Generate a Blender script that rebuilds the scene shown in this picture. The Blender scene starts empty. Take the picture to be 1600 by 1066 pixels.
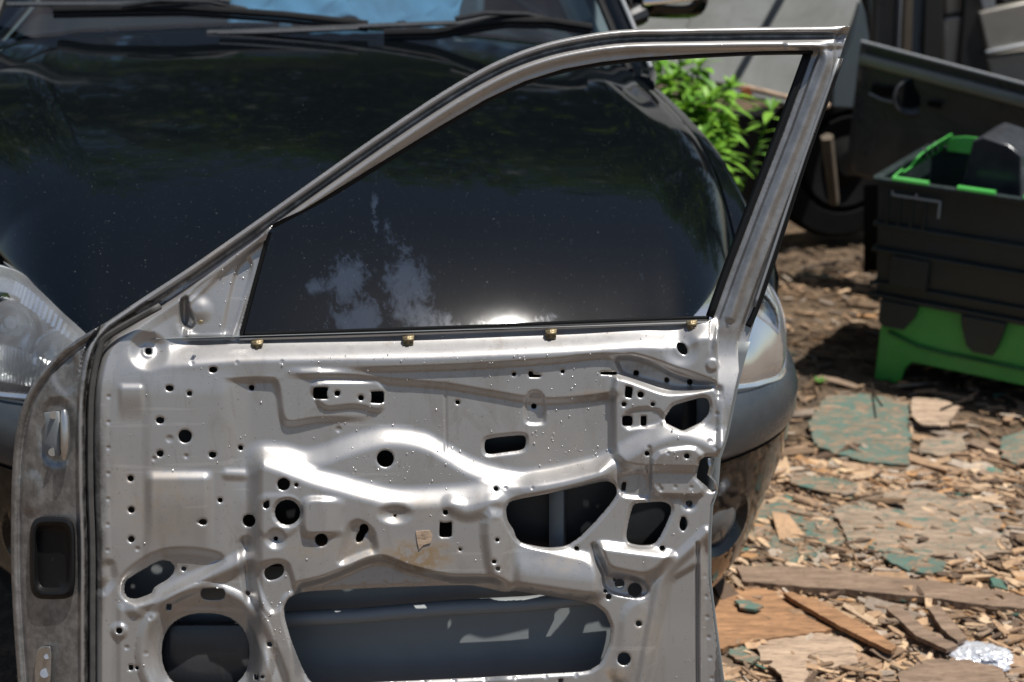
import bpy, math, random
import numpy as np
from mathutils import Vector, Matrix
R = math.radians
rnd = random.Random(7); nr = np.random.RandomState(5)
S = bpy.context.scene
COL = S.collection
# ------------------------------------------------------------ camera, world, sun, exposure
CAMZ, PITCH, FPX = 1.60, R(21.0), 2222.0
cam = bpy.data.cameras.new('camera'); camo = bpy.data.objects.new('camera', cam); COL.objects.link(camo)
camo.location = (0, 0, CAMZ); camo.rotation_euler = (R(90) - PITCH, 0, 0)
cam.sensor_width = 36; cam.lens = FPX / 1600 * 36; cam.clip_start = 0.05; cam.clip_end = 500
cam.dof.use_dof = True; cam.dof.focus_distance = 2.03; cam.dof.aperture_fstop = 4.2
S.camera = camo
SUN = Vector((0.27, -0.12, 0.92)).normalized()           # direction towards the sun
w = bpy.data.worlds.new('World'); S.world = w; w.use_nodes = True
nt = w.node_tree; nt.nodes.clear()
sky = nt.nodes.new('ShaderNodeTexSky'); sky.sky_type = 'NISHITA'; sky.sun_disc = False
sky.sun_elevation = math.asin(SUN.z); sky.sun_rotation = math.atan2(SUN.x, SUN.y)
bg = nt.nodes.new('ShaderNodeBackground'); bg.inputs[1].default_value = 0.062
wo = nt.nodes.new('ShaderNodeOutputWorld')
nt.links.new(sky.outputs[0], bg.inputs[0]); nt.links.new(bg.outputs[0], wo.inputs[0])
sl = bpy.data.lights.new('sun', 'SUN'); sl.energy = 5.0; sl.angle = R(0.53); sl.color = (1.0, 0.96, 0.90)
so = bpy.data.objects.new('sun', sl); COL.objects.link(so); so.rotation_euler = SUN.to_track_quat('Z', 'Y').to_euler()
so.location = (4, -2, 8)
S.view_settings.view_transform = 'Standard'; S.view_settings.look = 'None'
S.view_settings.exposure = 0.45; S.view_settings.gamma = 1.0
S.cycles.use_denoising = True
S.cycles.max_bounces = 8

# ------------------------------------------------------------ pixel <-> world on real surfaces
FW = np.array([0, math.cos(PITCH), -math.sin(PITCH)]); UP = np.array([0, math.sin(PITCH), math.cos(PITCH)])
def ray(px, py):
    px = np.asarray(px, float); py = np.asarray(py, float)
    rx = (px - 800) / FPX; ry = (py - 533) / FPX
    return np.stack([rx, FW[1] - ry * UP[1], FW[2] - ry * UP[2]], -1)
C0 = np.array([0, 0, CAMZ])
def at_y(px, py, Y):
    d = ray(px, py); return C0 + d * (Y / d[..., 1])[..., None] if d.ndim > 1 else C0 + d * (Y / d[1])
def at_z(px, py, z=0.0):
    d = ray(px, py); t = (z - CAMZ) / d[..., 2]
    return C0 + d * t[..., None] if d.ndim > 1 else C0 + d * t
TILT = R(12); DN = np.array([0, -math.cos(TILT), math.sin(TILT)]); DU = np.array([0, math.sin(TILT), math.cos(TILT)])
D0 = C0 + ray(800, 533) * (1.93 / ray(800, 533)[1])
PX = 0.00093
def door(px, py, h=0.0):
    """point of the door at that spot of its plane, h 'px' (0.93 mm each) in front of the plane"""
    d = ray(px, py); t = ((D0 - C0) @ DN + np.asarray(h) * PX) / (d @ DN)
    return C0 + d * (t[..., None] if d.ndim > 1 else t)

# ------------------------------------------------------------ mesh + object helpers
def mesh_np(name, V, F, smooth=True, mats=()):
    me = bpy.data.meshes.new(name)
    V = np.asarray(V, np.float32)
    if isinstance(F, np.ndarray):
        k = F.shape[1]
        me.vertices.add(len(V)); me.vertices.foreach_set('co', V.ravel())
        me.loops.add(F.size); me.loops.foreach_set('vertex_index', F.ravel().astype(np.int32))
        me.polygons.add(len(F)); me.polygons.foreach_set('loop_start', np.arange(0, F.size, k, dtype=np.int32))
        me.polygons.foreach_set('loop_total', np.full(len(F), k, np.int32))
        me.update(calc_edges=True)
    else:
        me.from_pydata([tuple(map(float, v)) for v in V], [], F); me.update()
    me.validate()
    if smooth: me.polygons.foreach_set('use_smooth', [True] * len(me.polygons))
    return me
def link(name, me, mat, parent=None, smooth=None):
    o = bpy.data.objects.new(name, me); COL.objects.link(o)
    for m in (mat if isinstance(mat, (list, tuple)) else [mat]): me.materials.append(m)
    if parent is not None:
        o.parent = parent; o.matrix_parent_inverse = Matrix.Identity(4)
    return o
def tag(o, label=None, cat=None, group=None, kind=None):
    if label: o['label'] = label
    if cat: o['category'] = cat
    if group: o['group'] = group
    if kind: o['kind'] = kind
    return o
def empty(name, loc=(0, 0, 0), rz=0.0, **k):
    o = bpy.data.objects.new(name, None); COL.objects.link(o); o.location = loc; o.rotation_euler = (0, 0, rz)
    o.empty_display_size = 0.1
    return tag(o, **k)
class MB:
    """collects shapes into one mesh"""
    def __init__(s): s.V = []; s.F = []
    def add(s, V, F):
        n = len(s.V); s.V += [tuple(map(float, v)) for v in V]; s.F += [tuple(i + n for i in f) for f in F]; return s
    def box(s, c, size, rot=None, taper=1.0):
        x, y, z = [a / 2 for a in size]; V = []
        for k, (sz) in enumerate((-z, z)):
            t = taper if k else 1.0
            for sx, sy in ((-x, -y), (x, -y), (x, y), (-x, y)): V.append(Vector((sx * t, sy * t, sz)))
        if rot is not None: V = [rot @ v for v in V]
        V = [v + Vector(c) for v in V]
        return s.add(V, [(0, 3, 2, 1), (4, 5, 6, 7), (0, 1, 5, 4), (1, 2, 6, 5), (2, 3, 7, 6), (3, 0, 4, 7)])
    def tube(s, pts, r, n=10, cap=True, flat=1.0):
        pts = [Vector(p) for p in pts]; rs = r if isinstance(r, (list, tuple)) else [r] * len(pts)
        V = []; F = []
        for i, p in enumerate(pts):
            d = (pts[min(i + 1, len(pts) - 1)] - pts[max(i - 1, 0)]).normalized()
            a = d.cross(Vector((0, 0, 1)))
            if a.length < 1e-3: a = Vector((1, 0, 0))
            a.normalize(); b = a.cross(d)
            for k in range(n):
                t = 2 * math.pi * k / n; V.append(p + a * math.cos(t) * rs[i] + b * math.sin(t) * rs[i] * flat)
        for i in range(len(pts) - 1):
            for k in range(n):
                k2 = (k + 1) % n; F.append((i * n + k, i * n + k2, (i + 1) * n + k2, (i + 1) * n + k))
        if cap: F += [tuple(range(n))[::-1], tuple(range((len(pts) - 1) * n, len(pts) * n))]
        return s.add(V, F)
    def prism(s, poly, vec):
        n = len(poly); vec = Vector(vec); A = [Vector(p) for p in poly]
        return s.add(A + [p + vec for p in A], [tuple(range(n)), tuple(range(2 * n - 1, n - 1, -1))] +
                     [(i, i + n, (i + 1) % n + n, (i + 1) % n) for i in range(n)])
    def grid(s, P):
        P = np.asarray(P); a, b = P.shape[:2]
        return s.add(P.reshape(-1, 3), [(i * b + j, i * b + j + 1, (i + 1) * b + j + 1, (i + 1) * b + j) for i in range(a - 1) for j in range(b - 1)])
    def disc(s, c, ax, r, n=20, flat=None):
        c = Vector(c); ax = Vector(ax).normalized(); a = ax.orthogonal().normalized(); b = ax.cross(a)
        return s.add([c] + [c + a * math.cos(2 * math.pi * k / n) * r + b * math.sin(2 * math.pi * k / n) * r for k in range(n)], [(0, k + 1, (k + 1) % n + 1) for k in range(n)])
    def lathe(s, c, ax, prof, n=24):
        c = Vector(c); ax = Vector(ax).normalized(); a = ax.orthogonal().normalized(); b = ax.cross(a); V = []; F = []
        for (r, h) in prof:
            for k in range(n):
                t = 2 * math.pi * k / n; V.append(c + ax * h + (a * math.cos(t) + b * math.sin(t)) * r)
        for i in range(len(prof) - 1):
            for k in range(n):
                k2 = (k + 1) % n; F.append((i * n + k, i * n + k2, (i + 1) * n + k2, (i + 1) * n + k))
        return s.add(V, F)
    def build(s, name, mat, parent=None, smooth=True, inv=None, bevel=0, solid=0, subsurf=0, auto=35):
        V = s.V
        if inv is not None: V = [inv @ Vector(v) for v in V]
        me = bpy.data.meshes.new(name); me.from_pydata([tuple(v) for v in V], [], s.F); me.validate(); me.update()
        o = link(name, me, mat, parent)
        if solid:
            m = o.modifiers.new('solid', 'SOLIDIFY'); m.thickness = solid; m.offset = 0
        if bevel:
            m = o.modifiers.new('bevel', 'BEVEL'); m.width = bevel; m.segments = 2; m.limit_method = 'ANGLE'
        if subsurf:
            m = o.modifiers.new('sub', 'SUBSURF'); m.levels = m.render_levels = subsurf
        if smooth:
            me.polygons.foreach_set('use_smooth', [True] * len(me.polygons))
            try: me.set_sharp_from_angle(angle=R(auto))
            except Exception: pass
        return o
def spline(pts, n):
    P = np.array(pts, float); m = len(P); out = []
    for i in range(m - 1):
        p0 = P[max(i - 1, 0)]; p1 = P[i]; p2 = P[i + 1]; p3 = P[min(i + 2, m - 1)]
        for t in np.linspace(0, 1, n, endpoint=False):
            out.append(0.5 * ((2 * p1) + (-p0 + p2) * t + (2 * p0 - 5 * p1 + 4 * p2 - p3) * t * t + (-p0 + 3 * p1 - 3 * p2 + p3) * t ** 3))
    out.append(P[-1]); return np.array(out)

# ------------------------------------------------------------ materials
class NT:
    def __init__(s, name):
        s.m = bpy.data.materials.new(name); s.m.use_nodes = True; s.t = s.m.node_tree; s.t.nodes.clear()
        s.out = s.n('ShaderNodeOutputMaterial'); s.geo = None
    def n(s, typ, **k):
        o = s.t.nodes.new(typ)
        for a, b in k.items(): setattr(o, a, b)
        return o
    def l(s, a, b): s.t.links.new(a, b)
    def pos(s):
        if s.geo is None: s.geo = s.n('ShaderNodeTexCoord')
        return s.geo.outputs['Object']
    def noise(s, scale, detail=4, rough=0.6, vec=None, dist=0.0, stretch=None):
        o = s.n('ShaderNodeTexNoise'); o.inputs['Scale'].default_value = scale; o.inputs['Detail'].default_value = detail
        o.inputs['Roughness'].default_value = rough; o.inputs['Distortion'].default_value = dist
        v = vec or s.pos()
        if stretch:
            mp = s.n('ShaderNodeMapping'); mp.inputs['Scale'].default_value = stretch; s.l(v, mp.inputs[0]); v = mp.outputs[0]
        s.l(v, o.inputs['Vector']); return o.outputs[0]
    def ramp(s, fac, stops):
        o = s.n('ShaderNodeValToRGB'); e = o.color_ramp.elements
        while len(e) < len(stops): e.new(0.5)
        for k, (p, c) in enumerate(stops):
            e[k].position = p; e[k].color = (c, c, c, 1) if isinstance(c, (int, float)) else (*c, 1)
        s.l(fac, o.inputs[0]); return o.outputs[0]
    def mix(s, fac, a, b, mode='MIX'):
        o = s.n('ShaderNodeMix', data_type='RGBA', blend_type=mode)
        for inp, v in ((o.inputs[0], fac), (o.inputs[6], a), (o.inputs[7], b)):
            if isinstance(v, bpy.types.NodeSocket): s.l(v, inp)
            elif isinstance(v, (tuple, list)): inp.default_value = (*v, 1)
            else: inp.default_value = v
        return o.outputs[2]
    def math(s, op, a, b=0.0, c=0.0):
        o = s.n('ShaderNodeMath', operation=op)
        for i, v in enumerate((a, b, c)):
            if isinstance(v, bpy.types.NodeSocket): s.l(v, o.inputs[i])
            else: o.inputs[i].default_value = v
        return o.outputs[0]
    def bump(s, h, strength=0.3, dist=0.002):
        o = s.n('ShaderNodeBump'); o.inputs['Strength'].default_value = strength; o.inputs['Distance'].default_value = dist
        s.l(h, o.inputs['Height']); return o.outputs[0]
    def bsdf(s, **k):
        o = s.n('ShaderNodeBsdfPrincipled')
        names = dict(col='Base Color', rough='Roughness', metal='Metallic', normal='Normal', coat='Coat Weight', coatr='Coat Roughness',
                     spec='Specular IOR Level', trans='Transmission Weight', ior='IOR', alpha='Alpha', sub='Subsurface Weight', sheen='Sheen Weight')
        for a, v in k.items():
            i = o.inputs[names[a]]
            if isinstance(v, bpy.types.NodeSocket): s.l(v, i)
            elif isinstance(v, (tuple, list)): i.default_value = (*v, 1)
            else: i.default_value = v
        s.l(o.outputs[0], s.out.inputs[0]); return o
def simple(name, col, rough=0.5, metal=0.0, var=0.15, scale=30, **k):
    m = NT(name)
    n = m.noise(scale, 5)
    c = m.mix(n, tuple(x * (1 - var) for x in col), tuple(min(1, x * (1 + var)) for x in col))
    r = m.math('MULTIPLY_ADD', n, 0.25, max(0.02, rough - 0.12))
    m.bsdf(col=c, rough=r, metal=metal, normal=m.bump(m.noise(scale * 4, 3), 0.08, 0.001), **k); return m.m

def scuffed(name, col, dust=(0.20, 0.19, 0.17), rough=0.5, amt=0.5, scale=6, metal=0.0):
    m = NT(name); n = m.noise(scale, 7, 0.75, dist=0.8); s1 = m.ramp(m.noise(scale * 7, 4, 0.6, stretch=(.12, .12, 2.0)), [(0.60, 0.0), (0.66, 1.0)]); s2 = m.ramp(m.noise(scale * 8, 4, 0.6, stretch=(1.6, 1.6, .1)), [(0.62, 0.0), (0.67, 1.0)])
    d = m.ramp(n, [(0.42, 0.0), (0.72, 1.0)]); c = m.mix(m.noise(scale * 3, 4), tuple(x * .8 for x in col), tuple(min(1, x * 1.2) for x in col))
    c = m.mix(m.math('MULTIPLY', d, amt), c, dust); c = m.mix(m.math('MULTIPLY', m.math('MAXIMUM', s1, s2), amt * .5), c, dust)
    m.bsdf(col=c, rough=m.math('MULTIPLY_ADD', d, 0.3, rough - .08), metal=metal, normal=m.bump(m.noise(90, 3), 0.1, 0.001)); return m.m
def mat_silver():
    m = NT('bare_silver_paint')
    n1 = m.noise(9, 5, 0.6); n2 = m.noise(70, 4, 0.65)
    st = m.n('ShaderNodeAttribute', attribute_name='stain').outputs['Fac']
    gr = m.n('ShaderNodeAttribute', attribute_name='grime_and_shade').outputs['Fac']
    base = m.mix(n1, (0.385, 0.375, 0.365), (0.475, 0.465, 0.455))
    f = m.math('MULTIPLY', st, m.ramp(n2, [(0.30, 0.0), (0.56, 1.0)]))
    c = m.mix(f, base, (0.235, 0.165, 0.095))
    sp = m.ramp(m.noise(260, 2, 0.5), [(0.69, 0.0), (0.73, 1.0)])
    c = m.mix(m.math('MULTIPLY', sp, 0.55), c, (0.12, 0.085, 0.06))
    sm_ = m.ramp(m.noise(14, 7, 0.75, dist=1.2, stretch=(1, 1, .35)), [(0.52, 0.0), (0.68, 1.0)])
    c = m.mix(m.math('MULTIPLY', sm_, 0.34), c, (0.25, 0.20, 0.15))
    sc_ = m.ramp(m.noise(60, 3, 0.6, stretch=(1.0, 1, .05), dist=.3), [(0.64, 0.0), (0.67, 1.0)]); sc2 = m.ramp(m.noise(50, 3, 0.6, stretch=(.06, 1, 1.6), dist=.2), [(0.66, 0.0), (0.69, 1.0)])
    c = m.mix(m.math('MULTIPLY', sc_, 0.14), c, (0.20, 0.17, 0.15)); c = m.mix(m.math('MULTIPLY', sc2, 0.20), c, (0.70, 0.68, 0.65))
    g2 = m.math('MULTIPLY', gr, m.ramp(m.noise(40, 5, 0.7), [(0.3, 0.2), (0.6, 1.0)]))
    c = m.mix(g2, c, (0.050, 0.047, 0.045))  # grime, plus shade painted on the pillar and hinge face
    r = m.math('ADD', m.math('MULTIPLY_ADD', n2, 0.10, 0.34), m.math('MULTIPLY', f, 0.3))
    bp = m.bump(m.noise(900, 2, 0.6), 0.10, 0.0006)
    m.bsdf(col=c, rough=r, metal=m.math('MULTIPLY_ADD', f, -0.5, 0.70), normal=bp, coat=0.25, coatr=0.18); return m.m
def mat_paint(name, col, dust=0.3, dustcol=(0.10, 0.12, 0.14), rough=0.06, patch=None):
    m = NT(name)
    n = m.noise(3.0, 6, 0.65, stretch=(1, 0.5, 1)); n2 = m.noise(55, 5, 0.7)
    d = m.math('MULTIPLY', m.ramp(n, [(0.42, 0.0), (0.75, 1.0)]), dust)
    c = m.mix(d, col, dustcol)
    if patch:
        at = m.n('ShaderNodeAttribute', attribute_name='patch').outputs['Fac']
        e = m.math('ADD', at, m.math('MULTIPLY_ADD', m.noise(30, 9, 0.8, dist=0.4, stretch=(1.6, .8, .8)), 2.6, -1.45))
        f = m.ramp(e, [(0.42, 0.0), (0.55, .55), (0.8, 1.0)])
        c = m.mix(m.math('MULTIPLY', f, 0.5), c, patch)
        d = m.math('MAXIMUM', d, m.math('MULTIPLY', f, 0.10))
    sp = m.ramp(m.noise(420, 2, 0.5), [(0.735, 0.0), (0.75, 1.0)])
    c = m.mix(m.math('MULTIPLY', sp, 0.4), c, (0.35, 0.36, 0.36))
    r = m.math('MULTIPLY_ADD', d, 0.35, rough)
    m.bsdf(col=c, rough=r, metal=0.0, spec=0.36, normal=m.bump(m.noise(7, 3), 0.06, 0.004), coat=0.15, coatr=0.03); return m.m
def mat_glass(name, tint=(0.9, 0.95, 0.95), refl=1.0, rough=0.0, bump=None, haze=0.0):
    m = NT(name); tr = m.n('ShaderNodeBsdfTransparent'); tr.inputs[0].default_value = (*tint, 1)
    gl = m.n('ShaderNodeBsdfGlossy'); gl.inputs['Roughness'].default_value = rough
    lw = m.n('ShaderNodeFresnel'); lw.inputs[0].default_value = 1.5
    mx = m.n('ShaderNodeMixShader'); f = m.math('MINIMUM', m.math('MULTIPLY', lw.outputs[0], refl), 1.0)
    if bump: b = m.bump(m.noise(bump, 3), 0.4, 0.004); m.l(b, gl.inputs['Normal'])
    m.l(f, mx.inputs[0]); m.l(tr.outputs[0], mx.inputs[1]); m.l(gl.outputs[0], mx.inputs[2]); o_ = mx.outputs[0]
    if haze:
        df = m.n('ShaderNodeBsdfDiffuse'); df.inputs[0].default_value = (.8, .82, .84, 1); m2 = m.n('ShaderNodeMixShader'); m.l(m.math('MULTIPLY', m.noise(8, 3), haze * 2), m2.inputs[0]); m.l(o_, m2.inputs[1]); m.l(df.outputs[0], m2.inputs[2]); o_ = m2.outputs[0]
    m.l(o_, m.out.inputs[0]); return m.m
def mat_chip():
    m = NT('wood_chips'); a = m.n('ShaderNodeAttribute', attribute_name='tint').outputs['Color']
    g = m.noise(60, 5, 0.7, stretch=(1, 1, 1)); c = m.mix(m.ramp(g, [(0.25, 0.35), (0.6, 1.0)]), (0.08, 0.06, 0.045), a)
    m.bsdf(col=c, rough=0.85, spec=0.2, normal=m.bump(m.noise(180, 4), 0.5, 0.002)); return m.m
def mat_ground():
    m = NT('ground_dirt'); n = m.noise(14, 8, 0.7); n2 = m.noise(90, 6, 0.7); n3 = m.noise(1.4, 4)
    c = m.ramp(n, [(0.3, (0.045, 0.032, 0.022)), (0.52, (0.16, 0.11, 0.07)), (0.7, (0.30, 0.21, 0.13))])
    c = m.mix(m.math('MULTIPLY', m.ramp(n3, [(0.45, 0.0), (0.6, 1.0)]), 0.6), c, (0.07, 0.06, 0.05))
    c = m.mix(m.ramp(n2, [(0.4, 0.0), (0.6, 0.7)]), c, (0.05, 0.038, 0.028))
    m.bsdf(col=c, rough=0.95, spec=0.15, normal=m.bump(m.math('ADD', n, n2), 0.9, 0.01)); return m.m
def mat_board(name, paint, amount=0.5, wood=(0.40, 0.27, 0.16)):
    m = NT(name)
    g = m.noise(9, 6, 0.7, stretch=(1, 7, 1)); g2 = m.noise(60, 5, 0.7, stretch=(0.6, 4, 1))
    wc = m.mix(m.ramp(g, [(0.3, 0.0), (0.7, 1.0)]), tuple(x * 0.55 for x in wood), tuple(min(x * 1.25, 1) for x in wood))
    wc = m.mix(m.ramp(g2, [(0.35, 0.7), (0.5, 0.0)]), wc, (0.07, 0.045, 0.03))
    f = m.ramp(m.math('MULTIPLY_ADD', m.noise(22, 9, 0.82, dist=0.9, stretch=(1, 2.2, 1)), 1.0, 0.0), [(amount, 1.0), (amount + 0.035, 0.0)])
    pc = m.mix(m.noise(20, 4), tuple(x * 0.7 for x in paint), tuple(min(1, x * 1.3) for x in paint))
    c = m.mix(f, wc, pc)
    m.bsdf(col=c, rough=m.math('MULTIPLY_ADD', f, -0.25, 0.85), spec=0.25, normal=m.bump(m.math('ADD', m.math('MULTIPLY', f, 0.6), g2), 0.5, 0.003)); return m.m
def mat_leaf(name, a, b):
    m = NT(name); t = m.n('ShaderNodeAttribute', attribute_name='tint').outputs['Fac']
    c = m.mix(t, a, b); p = m.bsdf(col=c, rough=0.5, spec=0.4)
    tr = m.n('ShaderNodeBsdfTranslucent'); m.l(m.mix(0.5, c, (0.25, 0.45, 0.03)), tr.inputs[0]); mx = m.n('ShaderNodeMixShader'); mx.inputs[0].default_value = 0.3
    m.l(p.outputs[0], mx.inputs[1]); m.l(tr.outputs[0], mx.inputs[2]); m.l(mx.outputs[0], m.out.inputs[0]); return m.m
M = dict(
    silver=mat_silver(),
    skin=simple('inner_primer_grey', (0.21, 0.225, 0.23), 0.5, 0.2, scale=18),
    rubber=simple('black_rubber', (0.006, 0.006, 0.0065), 0.5, spec=.25),
    seal=simple('dusty_rubber_seal', (0.05, 0.048, 0.045), 0.6, var=0.5, scale=60),
    steel=simple('zinc_steel', (0.55, 0.54, 0.52), 0.3, 0.9, scale=60),
    brass=simple('yellow_zinc_clip', (0.24, 0.19, 0.11), 0.5, 0.6, scale=90),
    paint=mat_paint('wet_black_paint', (0.002, 0.003, 0.004), 0.06, (0.012, 0.016, 0.02), patch=(0.034, 0.048, 0.075)),
    bump=mat_paint('bumper_paint', (0.004, 0.005, 0.006), 0.15, (0.04, 0.045, 0.05), rough=0.08),
    bumptop=mat_paint('pale_bumper_paint', (0.035, 0.041, 0.047), 0.6, (0.085, 0.098, 0.108), rough=0.25),
    plastic=simple('black_plastic', (0.014, 0.015, 0.016), 0.4, scale=120),
    trim=simple('grey_plastic_trim', (0.20, 0.21, 0.22), 0.45, scale=60),
    satin=simple('satin_reflector', (0.80, 0.85, 0.90), 0.32, 0.25, var=0.06),
    wetblack=simple('wet_black_metal', (0.012, 0.013, 0.014), 0.18, 0.0, scale=40, coat=0.8),
    lens=mat_glass('headlight_lens', (0.95, 0.97, 0.97), 1.1, haze=.10),
    wind=mat_glass('windscreen_glass', (0.62, 0.80, 0.88), 2.0),
    chrome=simple('reflector_chrome', (0.75, 0.76, 0.76), 0.15, 1.0, var=0.05),
    bulb=mat_glass('clear_bulb', (0.9, 0.9, 0.9), 2.0),
    arm=simple('wet_grey_wiper_arm', (0.05, 0.053, 0.056), 0.25, 0.0, coat=0.6),
    cloth=simple('pale_blue_cloth', (0.11, 0.19, 0.27), 0.9, scale=8, var=0.4),
    ground=mat_ground(), chip=mat_chip(),
    board=mat_board('peeling_turquoise_board', (0.075, 0.135, 0.11), 0.46, wood=(0.27, 0.19, 0.13)),
    board2=mat_board('mostly_painted_board', (0.085, 0.14, 0.115), 0.49, wood=(0.27, 0.19, 0.13)),
    board3=mat_board('scraped_board', (0.075, 0.145, 0.118), 0.42, wood=(0.29, 0.22, 0.16)),
    plank=mat_board('weathered_plank', (0.3, 0.2, 0.1), 0.0, wood=(0.22, 0.155, 0.11)),
    fresh=mat_board('orange_split_wood', (0.3, 0.2, 0.1), 0.0, wood=(0.30, 0.165, 0.085)),
    pale=mat_board('pale_ply', (0.3, 0.2, 0.1), 0.0, wood=(0.38, 0.28, 0.20)),
    foil=simple('foil', (0.75, 0.77, 0.82), 0.25, 0.6, var=0.05),
    leaf=mat_leaf('weed_leaf', (0.07, 0.19, 0.02), (0.20, 0.40, 0.04)),
    tleaf=mat_leaf('tree_leaf', (0.025, 0.05, 0.012), (0.09, 0.13, 0.03)),
    bark=simple('bark', (0.09, 0.07, 0.05), 0.9, scale=20, var=0.4),
    greenshade=scuffed('shaded_green_plastic', (0.022, 0.125, 0.028), (0.09, 0.12, 0.07), .5, .5),  # darker copy of the green, with shade put into its colour
    green=scuffed('green_plastic', (0.05, 0.34, 0.055), (0.15, 0.25, 0.12), .42, .3),
    dgreen=scuffed('dark_green_black_plastic', (0.009, 0.017, 0.017), (0.030, 0.045, 0.046), .5, .35),
    greyp=simple('grey_wear_edge', (0.22, 0.26, 0.27), 0.6, scale=40),
    film=mat_glass('clear_film', (0.85, 0.92, 0.9), 4.0, 0.12, bump=60),
    parcel=simple('dark_parcel', (0.035, 0.037, 0.042), 0.22, scale=22, var=0.6),
    vanp=scuffed('pale_grey_van_paint', (0.175, 0.182, 0.175), (0.10, 0.095, 0.08), .72, .55, 3),
    bluep=simple('blue_grey_panel', (0.055, 0.075, 0.088), 0.5, 0.1, scale=8),
    dgrey=scuffed('dark_grey_car_paint', (0.05, 0.052, 0.058), (0.12, 0.115, 0.10), .35, .4, 4, .3),
    warm=simple('silver_beige_paint', (0.30, 0.285, 0.255), 0.4, 0.5, scale=10, var=0.2),
    dark=simple('dark_parts_and_shade', (0.006, 0.006, 0.006), 0.85, var=0.5, spec=.1),  # near-black for dark parts and for painted-in shade
    rust=simple('rust', (0.28, 0.09, 0.03), 0.9, scale=60, var=0.5),
)

# ------------------------------------------------------------ 2-D distance helpers (door relief, in picture pixels on the door plane)
ST = 1.6
gx = np.arange(8, 1352, ST); gy = np.arange(24, 1246, ST)
X, Y = np.meshgrid(gx, gy)
def ss(a, b, x):
    t = np.clip((x - a) / (b - a), 0, 1); return t * t * (3 - 2 * t)
def window(pts, m):
    P = np.array(pts, float)
    i0, i1 = np.searchsorted(gx, [P[:, 0].min() - m, P[:, 0].max() + m]); j0, j1 = np.searchsorted(gy, [P[:, 1].min() - m, P[:, 1].max() + m])
    return slice(j0, j1), slice(i0, i1)
def seg_dist(P, x, y, closed):
    D = np.full(x.shape, 1e9); n = len(P)
    for i in range(n if closed else n - 1):
        a = P[i]; b = P[(i + 1) % n]; dx, dy = b - a; L = dx * dx + dy * dy + 1e-9
        t = np.clip(((x - a[0]) * dx + (y - a[1]) * dy) / L, 0, 1)
        D = np.minimum(D, (x - a[0] - t * dx) ** 2 + (y - a[1] - t * dy) ** 2)
    return np.sqrt(D)
def sd_poly(pts, x, y):
    P = np.array(pts, float); d = seg_dist(P, x, y, True); ins = np.zeros(x.shape, bool); n = len(P)
    for i in range(n):
        a = P[i]; b = P[(i + 1) % n]
        if a[1] == b[1]: continue
        c = ((a[1] > y) != (b[1] > y)) & (x < (b[0] - a[0]) * (y - a[1]) / (b[1] - a[1]) + a[0]); ins ^= c
    return np.where(ins, -d, d)
def rounded(pts, r=0.5, n=6):
    """smooth the corners of a closed polygon (Chaikin)"""
    P = np.array(pts, float)
    for _ in range(2):
        Q = []
        for i in range(len(P)):
            a, b = P[i], P[(i + 1) % len(P)]; k = 0.25 * r * 2
            Q += [a + (b - a) * min(k, .45), b - (b - a) * min(k, .45)]
        P = np.array(Q)
    return P
H = np.zeros_like(X)
def raise_(pts, amt, bev, rnd_=0.5, mask=None):
    P = rounded(pts, rnd_) if rnd_ else np.array(pts, float); s = window(P, bev + 3)
    sd = sd_poly(P, X[s], Y[s]); v = amt * (1 - ss(-bev / 2, bev / 2, sd))
    if mask is not None: v = v * mask(X[s], Y[s])
    H[s] += v
def ridge(pts, amt, wd, closed=False, sm=6):
    P = spline(pts, sm); s = window(P, wd + 3); d = seg_dist(P, X[s], Y[s], closed); H[s] += amt * (1 - ss(0, wd, d))
def cone(cx, cy, r0, r1, amt, ky=1.0):
    s = window([(cx, cy)], r1 * max(1, ky) + 6); d = np.hypot(X[s] - cx, (Y[s] - cy) / ky); H[s] += amt * (1 - ss(r0, r1, d))
def F(xs, ys):
    """smooth curve y(x) through the points"""
    xs = np.array(xs, float); ys = np.array(ys, float); m_ = np.gradient(ys, xs); x = np.clip(X[0], xs[0], xs[-1])
    k = np.clip(np.searchsorted(xs, x, side='right') - 1, 0, len(xs) - 2); h = xs[k + 1] - xs[k]; t = (x - xs[k]) / h
    y = (2 * t**3 - 3 * t**2 + 1) * ys[k] + (t**3 - 2 * t**2 + t) * h * m_[k] + (3 * t**2 - 2 * t**3) * ys[k + 1] + (t**3 - t**2) * h * m_[k + 1]
    return np.broadcast_to(y, X.shape)

# outer line of the door frame (outside edge of the outer bead), then the seal line down the hinge side
O = spline([(1328, 41), (1200, 42), (1060, 44), (980, 46), (920, 53), (850, 68), (780, 94), (700, 138), (600, 204), (500, 274), (400, 345), (300, 415), (225, 464), (165, 504)], 6)
XS = spline([(165, 504), (140, 535), (126, 585), (121, 650), (121, 760), (124, 850), (124, 950), (124, 1080), (124, 1246)], 5)
line = np.vstack([O, XS[1:]])
big = np.vstack([line, [(1500, 1300), (1500, 42)]])
E = -sd_poly(big, X, Y)                                       # >0 on the panel side
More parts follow.
